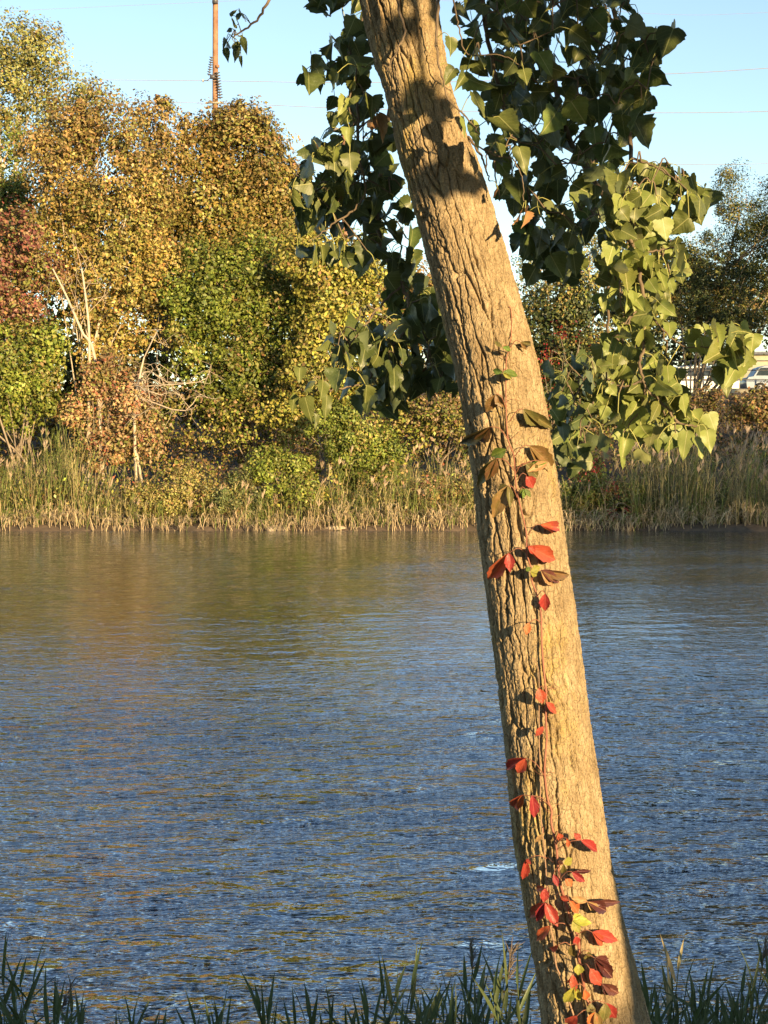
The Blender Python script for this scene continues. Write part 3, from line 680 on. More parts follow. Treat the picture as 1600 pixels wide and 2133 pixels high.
# ------------------------------------------------------------------ the cottonwood: trunk
edge = np.array([  # py, left, right
    [-700, 610, 745], [-450, 663, 800], [-200, 710, 862], [0, 747, 910], [94, 772, 926], [188, 800, 940], [281, 819, 972], [375, 844, 1009], [469, 872, 1037], [594, 903, 1075],
    [700, 930, 1105], [786, 950, 1127], [904, 970, 1148], [1000, 984, 1163], [1150, 1000, 1184], [1350, 1026, 1211], [1550, 1049, 1238], [1750, 1068, 1268],
    [1890, 1089, 1294], [2032, 1113, 1330], [2133, 1127, 1354], [2250, 1120, 1395], [2380, 1095, 1450]])
def tdepth(py): return 4.04 + .34 * sstep(2133, -100, np.asarray(py, float)) * 1.0
pys = np.interp(np.linspace(0, 1, 1150), [0, .03, .93, 1], [2380, 2200, -80, -700])
lf = np.interp(pys, edge[::-1, 0][::-1], edge[:, 1]); rt = np.interp(pys, edge[:, 0], edge[:, 2])
ker = np.ones(41) / 41
sm = lambda a: np.convolve(np.pad(a, 20, mode='edge'), ker, 'valid')
lf, rt = sm(lf), sm(rt)
dep = tdepth(pys)
Cn = at((lf + rt) / 2, pys, dep)
tan = np.gradient(Cn, axis=0); tan /= np.linalg.norm(tan, axis=1)[:, None]
lean = np.abs(tan[:, 2])                          # horizontal width -> true radius
rad = (rt - lf) / 2 / F * dep * lean
side = np.cross(tan, [0., 1, 0]); side /= np.linalg.norm(side, axis=1)[:, None]
fwd = np.cross(tan, side); fwd *= np.sign((fwd @ np.array([0., -1, 0])))[:, None]
side *= np.sign(side[:, 0])[:, None]
th = np.concatenate([np.linspace(-R(100), R(100), 220), np.linspace(R(100), R(260), 36)[1:-1]])
ns = len(th)
s_len = np.concatenate([[0], np.cumsum(np.linalg.norm(np.diff(Cn, axis=0), axis=1))])
TH, SS = np.meshgrid(th, s_len)
CELL = 26
a = (TH / (2 * np.pi) + .5) * CELL
wob = .34 * vnoise(a * .45, SS * 4, 1, None) + .20 * vnoise(a * 1.2, SS * 15, 2) + .13 * vnoise(a * 3, SS * 50, 6)
bb = SS / .30 + .35 * vnoise(a * .8, SS * 7, 3)
f1, f2, idc = worley(a + wob, bb, 11, CELL, .95)
e1 = f2 - f1
f1b, f2b, idb = worley((a + wob) * 1.6 + .35 * vnoise(a * 5, SS * 30, 8), SS / .05 + .5 * vnoise(a * 2, SS * 25, 9), 31, None, .95)
e2 = f2b - f1b
sidef = sstep(.75, -.75, np.sin(TH)) # 1 on the left
depth = .006 + .012 * sidef * (.7 + .5 * vnoise(a * .4, SS * 3, 5)) + .002 * vnoise(a * .5, SS * 2.5, 15)
wid = .06 + .08 * sidef
fine = .0014 * vnoise(a * 7, SS * 130, 12) + .0008 * vnoise(a * 15, SS * 260, 13) + .0016 * vnoise(a * 2.5, SS * 40, 14)
h = -depth * (1 - sstep(.015, wid, e1)) - .0032 * (1 - sstep(.01, .08, e2)) * (.4 + .6 * sidef) - .002 * (1 - sstep(0, .35, e1))  + .003 * (idc - .5) + .0018 * (idb - .5) + fine
Rr = rad[:, None] + h
P = Cn[:, None, :] + Rr[..., None] * (np.sin(TH)[..., None] * side[:, None, :] + np.cos(TH)[..., None] * fwd[:, None, :])
i, j = np.meshgrid(np.arange(len(pys) - 1), np.arange(ns), indexing='ij'); j2 = (j + 1) % ns
Q = np.stack([i * ns + j, i * ns + j2, (i + 1) * ns + j2, (i + 1) * ns + j], -1).reshape(-1, 4)
TB = Cn[0].copy(); TB[2] = 1.3
tree = thing('cottonwood_tree', 'leaning cottonwood trunk with furrowed tan bark and hanging heart-shaped green leaves', 'tree', tuple(TB))
nmesh('trunk', P.reshape(-1, 3) - TB, Q, M_bark, tree, True)

def surf(px, py, off=0.):
    """point in front of the trunk surface seen at a pixel"""
    l = np.interp(py, pys[::-1], lf[::-1]); r = np.interp(py, pys[::-1], rt[::-1]); d = tdepth(py)
    c = (l + r) / 2; hw = (r - l) / 2; f = np.clip((px - c) / hw, -.97, .97); Rm = hw * d / F
    return at(px, py, float(d - Rm * math.sqrt(1 - f * f) - off))

# ------------------------------------------------------------------ leaf meshes
def blade_mesh(kind, seed):
    g = np.random.default_rng(seed)
    if kind == 'cottonwood':
        vv = np.array([-.05, .0, .05, .12, .19, .27, .35, .44, .53, .62, .71, .80, .89, 1.0])
        wv = np.interp(vv, [-.05, 0, .05, .12, .25, .4, .55, .7, .85, .95, 1], [.16, .34, .44, .50, .515, .44, .35, .235, .11, .03, .004])
        tooth = np.where(np.arange(len(vv)) % 2, 1.06, .95) * (1 + g.normal(0, .03, len(vv)))
        wv = wv * np.where(vv > .08, tooth, 1)
        curl = g.uniform(-.6, .9); fold = g.uniform(-.15, .65); bend = g.uniform(-.25, .7); wavy = g.uniform(.02, .08)
    else:
        vv = np.linspace(0, 1, 11)
        wv = np.interp(vv, [0, .1, .25, .45, .6, .75, .9, 1], [.02, .2, .40, .5, .47, .33, .13, .005])
        tooth = np.where(np.arange(11) % 2, 1.1, .9); wv = wv * np.where(vv > .45, tooth, 1)
        curl = g.uniform(-.2, .5); fold = g.uniform(.1, .6); bend = g.uniform(.1, .5); wavy = .025
    us = np.array([-1, -.55, 0, .55, 1])
    Vs, UV = [], []
    ph = g.random() * 6
    for v_, w_ in zip(vv, wv):
        for u_ in us:
            x = u_ * w_; vb = v_ + (.05 if (kind == 'cottonwood' and v_ < 0 and u_ == 0) else 0)
            z = fold * abs(x) * .8 + curl * x * x * (1 if u_ > 0 else .6) - bend * max(v_, 0) ** 2 * .6 + wavy * math.sin(v_ * 11 + ph + 2 * u_) * abs(u_)
            Vs.append((x, vb, z)); UV.append((.5 + x, max(v_, 0)))
    n = len(vv); Qs = [[r * 5 + c, r * 5 + c + 1, (r + 1) * 5 + c + 1, (r + 1) * 5 + c] for r in range(n - 1) for c in range(4)]
    return np.array(Vs), np.array(Qs), np.array(UV)

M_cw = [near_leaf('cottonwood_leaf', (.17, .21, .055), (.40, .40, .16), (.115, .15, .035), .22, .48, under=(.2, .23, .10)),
        near_leaf('cottonwood_leaf_lit', (.24, .265, .07), (.52, .5, .24), (.20, .235, .055), .3, .5, under=(.26, .26, .11)),  # paler copy of the leaf colour for sunlit leaves
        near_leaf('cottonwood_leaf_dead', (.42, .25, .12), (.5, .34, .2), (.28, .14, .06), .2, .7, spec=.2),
        near_leaf('cottonwood_leaf_shaded', (.085, .115, .032), (.26, .28, .11), (.065, .09, .026), .2, .42, under=(.13, .16, .08))]  # darker copy of the leaf colour for shaded leaves
CW = []
for k in range(9):
    V, Q, U = blade_mesh('cottonwood', 100 + k)
    CW.append((V, Q, U))
CWM = {}
def cw_mesh(k, m_):
    if (k, m_) not in CWM:
        CWM[(k, m_)] = nmesh('leaf', *CW[k][:2], M_cw[m_], None, True, CW[k][2], None, False)
    return CWM[(k, m_)]
def frame(base, tip, nrm, wid, flip=False):
    base, tip, nrm = Vector(base), Vector(tip), Vector(nrm)
    y = tip - base; L = y.length; yd = y / L
    n = nrm - yd * nrm.dot(yd)
    if n.length < 1e-4: n = Vector((0, 0, 1)).cross(yd)
    n.normalize(); x = yd.cross(n)
    s = (wid + L) / 2
    return Matrix(((x.x * wid, y.x, n.x * s, base.x), (x.y * wid, y.y, n.y * s, base.y), (x.z * wid, y.z, n.z * s, base.z), (0, 0, 0, 1)))

# branches: polylines (px,py,depth), radius start/end; sub-twigs share the branch
TOP = [(720, -560, 2.42)]
BR = [
 ('right hanging', [TOP + [(1000, -480, 2.55), (1200, -300, 2.7), (1262, -60, 2.68), (1300, 150, 2.6), (1314, 300, 2.42), (1318, 440, 2.18), (1312, 485, 2.12), (1330, 550, 2.1), (1342, 640, 2.1), (1340, 720, 2.1), (1333, 760, 2.1), (1345, 805, 2.1), (1380, 840, 2.1), (1415, 880, 2.1), (1452, 886, 2.1)],
   [(1342, 640, 2.1), (1375, 680, 2.1), (1400, 705, 2.1), (1430, 722, 2.08), (1485, 722, 2.05)], [(1337, 795, 2.1), (1295, 806, 2.1), (1262, 790, 2.1)], [(1312, 490, 2.12), (1300, 560, 2.1), (1292, 605, 2.1), (1300, 660, 2.1)],
   [(1342, 640, 2.1), (1322, 650, 2.1), (1308, 675, 2.1)], [(1345, 805, 2.1), (1335, 850, 2.12), (1300, 900, 2.1)], [(1316, 330, 2.18), (1370, 350, 2.15), (1430, 395, 2.1)], [(1325, 530, 2.1), (1375, 520, 2.1), (1410, 515, 2.1)]], .0085, .0026),
 ('right dark', [TOP + [(900, -480, 2.7), (1060, -300, 2.85), (1110, -50, 2.8), (1150, 150, 2.72), (1190, 300, 2.66), (1235, 370, 2.6), (1270, 440, 2.58), (1282, 490, 2.6), (1268, 580, 2.68), (1265, 700, 2.75), (1230, 770, 2.8), (1195, 830, 2.8)],
   [(1110, -50, 2.8), (1190, 40, 2.6), (1280, 110, 2.5), (1340, 130, 2.45), (1375, 110, 2.4)], [(1190, 300, 2.66), (1240, 250, 2.6), (1310, 210, 2.5)], [(1230, 770, 2.8), (1235, 850, 2.8), (1215, 920, 2.8)], [(1190, 830, 2.8), (1160, 850, 2.85), (1150, 900, 2.85)]], .013, .003),
 ('upper right', [TOP + [(860, -470, 2.5), (985, -300, 2.6), (1003, -20, 2.52), (1025, 120, 2.5), (1060, 260, 2.55), (1100, 400, 2.62), (1120, 530, 2.7)], [(1025, 120, 2.5), (1090, 150, 2.5), (1150, 200, 2.5)], [(1060, 260, 2.55), (1030, 330, 2.5), (1040, 420, 2.55)]], .011, .003),
 ('front', [TOP + [(800, -400, 2.2), (900, -250, 2.05), (916, -40, 2.02), (908, 60, 1.98), (915, 140, 1.96), (932, 205, 1.96)], [(905, -200, 2.05), (945, 0, 2.05), (957, 60, 2.05), (975, 112, 2.05), (1045, 115, 2.03), (1088, 138, 2.02)], [(932, 205, 1.96), (985, 260, 2.0), (1000, 290, 2.0)]], .008, .002),
 ('left', [TOP + [(740, -450, 2.62), (790, -250, 2.7), (775, -50, 2.6), (748, 100, 2.5), (745, 250, 2.4), (750, 340, 2.36), (762, 400, 2.36), (735, 440, 2.36)], [(748, 100, 2.5), (700, 130, 2.45), (660, 165, 2.42)], [(745, 250, 2.4), (690, 300, 2.4), (630, 340, 2.4)], [(735, 440, 2.36), (690, 470, 2.36), (650, 500, 2.34)], [(775, -50, 2.6), (720, 10, 2.6), (690, 20, 2.6)]], .010, .0025),
 ('behind', [TOP + [(790, -450, 2.7), (850, -250, 2.85), (830, 100, 2.78), (800, 300, 2.7), (785, 420, 2.6), (795, 510, 2.5), (830, 580, 2.45), (848, 620, 2.42), (850, 665, 2.4), (840, 695, 2.4), (810, 725, 2.4), (765, 742, 2.4)],
   [(835, 595, 2.44), (790, 640, 2.37), (760, 680, 2.32), (735, 710, 2.3), (700, 770, 2.28), (668, 800, 2.25)], [(848, 620, 2.42), (885, 700, 2.45), (905, 770, 2.4)], [(765, 742, 2.4), (770, 790, 2.4), (700, 810, 2.35), (655, 815, 2.28)]], .011, .0028),
 ('top left', [TOP + [(690, -450, 2.7), (640, -200, 2.7), (600, -60, 2.6), (560, 0, 2.5), (540, 35, 2.5), (505, 65, 2.5), (486, 77, 2.5)]], .009, .002),
 ('thin front', [TOP + [(770, -330, 2.25), (818, -120, 2.1), (828, 0, 2.1), (843, 60, 2.08), (828, 105, 2.08), (806, 148, 2.1)]], .006, .002),
 ('stub', [[(975, 285, 2.2), (1000, 320, 2.16), (1012, 350, 2.12), (1020, 378, 2.1)], [(1012, 350, 2.12), (1015, 320, 2.1), (1025, 315, 2.08)], [(985, 300, 2.15), (1040, 325, 2.1), (1072, 335, 2.1), (1088, 375, 2.1), (1092, 420, 2.1)]], .004, .0018),
]
# lit leaves placed one by one: base, tip (photo px), apparent width, depth, material
EX = []
def ND(d): return 4.2 + (d - 2.1) * 1.25
def ex(ox, oy, sc, rows, br, d, m_=0):
    for r in rows:
        (x0, y0, x1, y1, w_) = r[:5]; mm_ = r[5] if len(r) > 5 else m_
        EX.append((ox + x0 / sc, oy + y0 / sc, ox + x1 / sc, oy + y1 / sc, w_ / sc, br, ND(d), mm_))
ex(1050, 400, 2.909, [(1075, 45, 1175, 170, 150), (960, 160, 985, 300, 150), (920, 200, 850, 285, 90), (850, 395, 880, 480, 100), (1060, 375, 1090, 510, 110), (960, 385, 985, 440, 85), (880, 535, 935, 620, 95), (760, 600, 735, 740, 80), (950, 680, 1035, 750, 85), (600, 640, 605, 740, 52, 1), (850, 835, 870, 1000, 112), (1000, 795, 1010, 880, 90), (1190, 885, 1235, 1000, 95),
  (1290, 905, 1440, 880, 100), (1430, 915, 1520, 1015, 125), (1350, 955, 1390, 1040, 100), (1270, 1075, 1340, 1172, 130), (1370, 1030, 1400, 1120, 110), (1195, 815, 1150, 870, 70, 1), (930, 1035, 960, 1120, 90), (990, 1055, 1000, 1160, 100), (930, 1150, 1010, 1240, 130), (1080, 1235, 1105, 1365, 100), (690, 1080, 640, 1130, 90),
  (740, 1190, 780, 1265, 70), (720, 1260, 770, 1345, 85), (620, 1300, 585, 1395, 70), (690, 1340, 600, 1425, 75), (940, 1285, 885, 1400, 80), (1240, 1340, 1285, 1460, 110), (1230, 1445, 1255, 1585, 100), (1150, 1485, 1215, 1615, 130), (1110, 1450, 1080, 1640, 105), (830, 1415, 885, 1515, 130), (740, 1500, 715, 1625, 100), (830, 1560, 875, 1675, 100), (720, 1610, 722, 1690, 32), (1000, 1600, 1005, 1655, 50, 1), (930, 1500, 935, 1590, 52), (870, 1245, 870, 1315, 70), (640, 1180, 685, 1235, 80), (1110, 460, 1070, 520, 80), (1000, 90, 930, 60, 100), (830, 290, 850, 370, 90), (940, 480, 980, 580, 90), (1000, 530, 1040, 630, 70), (560, 1240, 610, 1290, 60), (800, 490, 760, 560, 70), (1340, 830, 1310, 880, 60, 1), (1430, 810, 1480, 880, 100), (1040, 1380, 990, 1450, 90), (860, 320, 815, 380, 70)], 0, 2.1, 1)
ex(600, 0, 3.2, [(390, 655, 345, 745, 100, 1), (450, 640, 440, 700, 80, 1), (395, 740, 345, 850, 105, 1), (410, 855, 400, 960, 95, 1), (310, 980, 320, 1135, 55, 1), (410, 1025, 425, 1175, 135), (560, 645, 565, 780, 125), (500, 425, 485, 500, 80, 1), (600, 415, 600, 495, 85), (640, 495, 700, 635, 135), (330, 485, 275, 615, 130), (440, 540, 425, 620, 80), (400, 375, 402, 425, 42, 1), (600, 760, 640, 945, 110, 2), (570, 770, 550, 880, 80, 2)], 4, 2.28)
ex(600, 0, 3.2, [(1080, 250, 1090, 375, 112), (1110, 455, 1035, 560, 95), (1180, 510, 1350, 620, 135), (1230, 615, 1325, 795, 135), (1405, 775, 1540, 905, 195), (1170, 785, 1180, 925, 65, 1), (1230, 805, 1270, 1005, 85, 1), (1260, 365, 1320, 455, 100), (1500, 425, 1435, 515, 105), (1570, 465, 1595, 560, 100), (1180, 500, 1120, 590, 80)], 3, 1.98)
ex(600, 0, 3.2, [(1400, 955, 1430, 1040, 92), (1540, 985, 1595, 1165, 125), (1400, 1260, 1360, 1320, 80, 2), (1560, 1400, 1500, 1500, 90, 2), (1580, 1410, 1590, 1500, 80, 2)], 8, 2.1)
ex(560, 450, 3.636, [(350, 225, 335, 405, 112), (400, 235, 425, 335, 82), (450, 195, 455, 250, 72), (500, 265, 530, 330, 80), (820, 405, 810, 485, 82)], 4, 2.32)
ex(560, 450, 3.636, [(430, 925, 390, 1030, 112), (235, 1150, 230, 1265, 100), (410, 1255, 400, 1395, 122), (300, 1255, 265, 1335, 80), (440, 1365, 430, 1555, 92), (275, 1375, 330, 1580, 122), (190, 1355, 180, 1500, 82), (520, 1060, 460, 1145, 90), (340, 1500, 350, 1620, 60)], 5, 2.22)
ex(560, 450, 3.636, [(1215, 1245, 1215, 1405, 132), (1310, 1095, 1255, 1195, 112), (1390, 1125, 1415, 1245, 92), (1110, 1125, 1090, 1325, 84), (1310, 1265, 1365, 1325, 82), (1410, 1275, 1390, 1410, 52), (1180, 1150, 1170, 1225, 42, 2), (1000, 230, 985, 400, 60), (1045, 240, 1055, 420, 70), (1090, 590, 1060, 640, 60)], 5, 2.42)
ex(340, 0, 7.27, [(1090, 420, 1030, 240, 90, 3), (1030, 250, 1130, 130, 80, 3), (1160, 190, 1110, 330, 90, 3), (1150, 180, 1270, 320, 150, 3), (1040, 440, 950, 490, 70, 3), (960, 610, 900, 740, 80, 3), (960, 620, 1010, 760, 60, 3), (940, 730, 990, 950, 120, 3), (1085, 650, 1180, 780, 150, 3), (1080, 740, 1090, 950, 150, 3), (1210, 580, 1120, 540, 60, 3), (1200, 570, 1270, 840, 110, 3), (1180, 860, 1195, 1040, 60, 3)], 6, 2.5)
def inpoly(x, y, poly):
    c = False; j = len(poly) - 1
    for i in range(len(poly)):
        if (poly[i][1] > y) != (poly[j][1] > y) and x < (poly[j][0] - poly[i][0]) * (y - poly[i][1]) / (poly[j][1] - poly[i][1]) + poly[i][0]: c = not c
        j = i
    return c
def fill(poly, n, br, d0, d1, size, seed, mats=(3, 0), pm=(.75, .25), mind=14):
    n = int(n * 1.7); size *= .95; mind *= .65
    g = np.random.default_rng(seed); xs_ = [p[0] for p in poly]; ys_ = [p[1] for p in poly]; k = 0; pts = []; tries = 0
    while k < n and tries < 20000:
        tries += 1
        x, y = g.uniform(min(xs_), max(xs_)), g.uniform(min(ys_), max(ys_))
        if not inpoly(x, y, poly) or any((x - a_) ** 2 + (y - b_) ** 2 < mind * mind for a_, b_ in pts): continue
        pts.append((x, y)); d = g.uniform(d0, d1); s_ = size * g.uniform(.7, 1.25) * 2.3 / d; d = ND(d)
        an = g.normal(0, .65); fore = g.uniform(.75, 1)
        EX.append((x - math.sin(an) * s_ * .5, y - math.cos(an) * s_ * .5, x + math.sin(an) * s_ * .5 * fore, y + math.cos(an) * s_ * .5 * fore, s_ * g.uniform(.75, 1.1), br, d, int(g.choice(mats, p=pm)))); k += 1
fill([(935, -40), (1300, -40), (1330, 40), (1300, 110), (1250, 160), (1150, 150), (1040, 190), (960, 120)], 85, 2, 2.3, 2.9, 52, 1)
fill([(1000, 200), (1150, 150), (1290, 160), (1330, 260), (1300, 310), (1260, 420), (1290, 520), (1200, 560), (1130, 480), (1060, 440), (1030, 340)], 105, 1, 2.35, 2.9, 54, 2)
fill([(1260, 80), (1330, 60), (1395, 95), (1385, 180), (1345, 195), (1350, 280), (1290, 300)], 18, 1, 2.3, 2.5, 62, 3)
fill([(1060, 450), (1140, 480), (1220, 560), (1190, 580), (1100, 590)], 20, 2, 2.5, 2.8, 60, 4)
fill([(1140, 770), (1240, 750), (1290, 860), (1270, 940), (1170, 990), (1145, 900)], 30, 1, 2.65, 2.9, 54, 5)
fill([(640, 130), (700, 105), (770, 100), (800, 200), (822, 300), (800, 420), (760, 470), (690, 440), (620, 440), (600, 350), (660, 300), (700, 240), (640, 180)], 58, 4, 2.32, 2.6, 50, 6)
fill([(610, 410), (700, 400), (820, 330), (880, 540), (870, 590), (790, 560), (700, 570), (625, 540)], 46, 5, 2.4, 2.7, 50, 7)
fill([(690, 700), (760, 690), (850, 650), (920, 640), (955, 760), (955, 820), (890, 800), (810, 870), (740, 850), (700, 800)], 64, 5, 2.28, 2.5, 50, 8)
fill([(800, 580), (900, 600), (930, 720), (860, 700), (820, 640)], 16, 5, 2.4, 2.6, 55, 9, (0, 3), (.6, .4))
fill([(1260, 360), (1340, 350), (1440, 380), (1490, 420), (1420, 480), (1330, 500), (1270, 470)], 40, 0, 2.12, 2.3, 50, 10, (0, 3), (.6, .4))
fill([(1260, 500), (1430, 500), (1420, 620), (1400, 680), (1300, 700), (1255, 620)], 44, 0, 2.1, 2.3, 43, 11, (1, 0), (.5, .5))
fill([(1250, 730), (1330, 720), (1400, 780), (1430, 840), (1480, 900), (1390, 930), (1290, 900), (1240, 820)], 44, 0, 2.12, 2.3, 46, 12, (1, 0), (.5, .5))
fill([(1430, 690), (1560, 675), (1578, 740), (1520, 800), (1465, 770)], 14, 0, 2.05, 2.15, 44, 15, (1, 0), (.6, .4))
fill([(1270, 420), (1350, 400), (1360, 700), (1300, 720)], 16, 0, 2.06, 2.14, 42, 16, (1, 0), (.6, .4))
fill([(630, -30), (730, -30), (745, 20), (700, 35), (650, 10)], 8, 4, 2.5, 2.7, 55, 13)
fill([(690, 100), (760, 20), (780, 90), (740, 130)], 9, 4, 2.45, 2.6, 45, 14)

# build branches, twigs, stalks and leaves
Nb = len(BR)
roots = []; twigJ = [Join() for _ in BR]; nodes = [[] for _ in BR]; stalkJ = [Join() for _ in BR]
for k, (nm, polys, r0, r1) in enumerate(BR):
    for q, pl in enumerate(polys):
        P = spline(np.array([at(p[0], p[1], ND(p[2])) for p in pl]), 6 * len(pl))
        P += .0016 * np.random.default_rng(k * 10 + q).normal(size=P.shape) * (np.arange(len(P)) > 0)[:, None]
        a0, a1 = (r0, r1) if q == 0 else (r1 * 1.35, r1 * .6)
        twigJ[k].add(*tube(P - TB, np.linspace(a0, a1, len(P)), 6))
        zz = P[:, 2]; nodes[k] += [p for p in P if p[2] < 4.9]
EX.sort(key=lambda e: e[6] - (e[4] > 0) * 0)        # nearest first
g = np.random.default_rng(123)
camp = np.array([0, 0, CAMZ]); Sn = np.array(S)
leafspec = []
for e in EX:
    x0, y0, x1, y1, wpx, br, d, mt = e
    d = d + g.normal(0, .03)
    b0 = at(x0, y0, d); t0 = at(x1, y1, d + g.normal(-.005, .04))
    view = camp - b0; view /= np.linalg.norm(view)
    nrm = view * .75 + Sn * .35 + g.normal(0, .46, 3) if mt != 3 else view * .45 + g.normal(0, .75, 3)
    Nd = np.array(nodes[br]); dist = np.linalg.norm(Nd - b0, axis=1) - .35 * np.clip(Nd[:, 2] - b0[2], -.05, .08)
    q = int(np.argmin(dist)); dd = np.linalg.norm(Nd[q] - b0)
    start = Nd[q]
    if dd > .085:
        new = b0 + (start - b0) / dd * .055 + np.array([0, 0, .012])
        md = (start + new) / 2 + np.array([0, 0, .018]) + g.normal(0, .008, 3)
        nodes[br] += [md, new]
        twigJ[br].add(*tube(spline([start, md, new], 6) - TB, np.linspace(.0028, .0017, 6), 4)); start = new
    up = (start + b0) / 2 + np.array([0, 0, .012]) + g.normal(0, .004, 3)
    stalkJ[br].add(*tube(spline([start, up, b0], 5) - TB, np.linspace(.0016, .0012, 5), 3))
    leafspec.append((br, b0, t0, nrm, wpx / F * d / 1.03, mt, float(np.linalg.norm(t0 - b0)) * wpx))
BO = []
for k, (nm, *_r) in enumerate(BR):
    o = twigJ[k].build('branch', M_twig, tree); BO.append(o)
    if stalkJ[k].n: stalkJ[k].build('leaf_stalks', M_stalk, o)['kind'] = 'stuff'
order = np.argsort([-s_[6] for s_ in leafspec])
stuff = {}
for rank, q in enumerate(order):
    br, b0, t0, nrm, wd, mt, _s = leafspec[q]
    k = int(g.integers(len(CW)))
    Mx = frame(b0 - TB, t0 - TB, nrm, wd)
    if rank < 300:
        o = mobj('leaf', cw_mesh(k, mt), BO[br]); o.matrix_basis = Mx
    else:
        J = stuff.setdefault(mt, Join()); A = np.array(Mx)
        J.add(CW[k][0] @ A[:3, :3].T + A[:3, 3], CW[k][1], None, CW[k][2])
for mt, J in stuff.items(): J.build('inner_leaves', M_cw[mt], tree)['kind'] = 'stuff'

# upper crown above and beside the frame (shades the upper trunk and the inner leaves)
rs = np.array([math.cos(R(SUN_AZ)), math.sin(R(SUN_AZ)), 0.]); us_ = np.cross(Sn, rs); us_ *= np.sign(us_[2])
J = Join(); g = np.random.default_rng(200); cl = []
def shade_leaves(n, u0, u1, w0, w1, t0, t1):
    for q in range(n):
        p = rs * g.uniform(u0, u1) + us_ * g.uniform(w0, w1) + Sn * g.uniform(t0, t1)
        if p[1] > .25 and abs(p[0]) < p[1] * .29 + .15 and p[2] < CAMZ + p[1] * .36 + .15: continue
        k = int(g.integers(len(CW))); L = g.uniform(.08, .115)
        dr = g.normal(0, .5, 3); dr[2] -= 1; dr /= np.linalg.norm(dr)
        A = np.array(frame(p - TB, p + dr * L - TB, Sn + g.normal(0, .8, 3), L)); J.add(CW[k][0][::1] @ A[:3, :3].T + A[:3, 3], CW[k][1], None, CW[k][2]); cl.append(p)
shade_leaves(640, 2.48, 3.6, 4.47, 5.6, -.8, 1.6)
shade_leaves(230, 1.5, 2.48, 4.84, 5.7, -.8, 1.6)
shade_leaves(60, 1.5, 2.0, 4.42, 4.8, -.3, 1.2)
shade_leaves(10, 2.2, 2.34, 4.40, 4.45, .3, .6)
shade_leaves(4, 2.22, 2.28, 4.62, 4.68, .3, .6)
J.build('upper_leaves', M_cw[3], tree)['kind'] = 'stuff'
gc = np.random.default_rng(210); nC = 9000
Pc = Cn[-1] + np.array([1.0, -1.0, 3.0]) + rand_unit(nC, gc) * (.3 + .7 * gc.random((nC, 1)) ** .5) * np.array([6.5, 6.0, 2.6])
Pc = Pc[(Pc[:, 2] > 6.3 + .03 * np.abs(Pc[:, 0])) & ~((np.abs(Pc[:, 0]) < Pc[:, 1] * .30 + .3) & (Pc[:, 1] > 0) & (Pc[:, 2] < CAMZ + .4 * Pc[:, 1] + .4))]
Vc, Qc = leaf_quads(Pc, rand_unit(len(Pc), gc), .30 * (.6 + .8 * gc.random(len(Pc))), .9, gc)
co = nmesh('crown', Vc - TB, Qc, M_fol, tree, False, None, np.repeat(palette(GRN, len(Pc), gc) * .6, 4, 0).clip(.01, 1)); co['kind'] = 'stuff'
for q in range(9):
    c = Pc[int(gc.integers(len(Pc)))]
    V, Q = tube(spline([Cn[-1], (Cn[-1] + c) / 2 + [0, 0, .5], c], 10) - TB, np.linspace(.06, .012, 10), 7)
    nmesh('limb', V, Q, M_bark_far, tree, True)
topc = Cn[-1]
for q in range(7):
    c = cl[int(g.integers(len(cl)))]
    V, Q = tube(spline([Cn[-30 + 3 * q] if q else topc, (topc + c) / 2 + [0, 0, .4], c], 12) - TB, np.linspace(.03, .006, 12), 6)
    nmesh('branch', V, Q, M_twig, tree, True)

# ------------------------------------------------------------------ creeper on the trunk
VB = surf(1240, 2150, .01)
vine = thing('virginia_creeper', 'red and green creeper vine climbing the leaning trunk', 'creeper', tuple(VB))
def stem(pts, r0, r1, name, mat, off=.012, n=None):
    P = spline(np.array([surf(x, y, off) for x, y in pts]), n or 4 * len(pts))
    V, Q = tube(P - VB, np.linspace(r0, r1, len(P)), 6); return nmesh(name, V, Q, mat, vine, True)
MAIN = [(1246, 2200), (1234, 2133), (1229, 2104), (1219, 2068), (1212, 2028), (1206, 1997), (1205, 1956), (1189, 1914), (1174, 1866), (1167, 1838), (1162, 1800), (1158, 1759), (1148, 1712), (1149, 1690), (1141, 1665), (1135, 1618), (1135, 1587), (1139, 1536), (1137, 1494), (1138, 1443), (1135, 1418), (1129, 1350), (1127, 1280), (1120, 1244), (1108, 1210), (1106, 1184), (1097, 1150), (1097, 1116), (1092, 1088), (1078, 1030), (1074, 1000), (1070, 948), (1058, 913), (1054, 839), (1054, 786), (1055, 749), (1063, 716), (1066, 672), (1064, 645), (1060, 638)]
stem(MAIN, .0042, .0012, 'stem', M_vine)
stem([(1200, 2130), (1170, 2040), (1158, 2009), (1153, 1961), (1146, 1926), (1139, 1842), (1136, 1795), (1129, 1724), (1125, 1680), (1126, 1618), (1123, 1535), (1123, 1432), (1121, 1391), (1110, 1370)], .0026, .001, 'stem', M_vinegrey, .008)
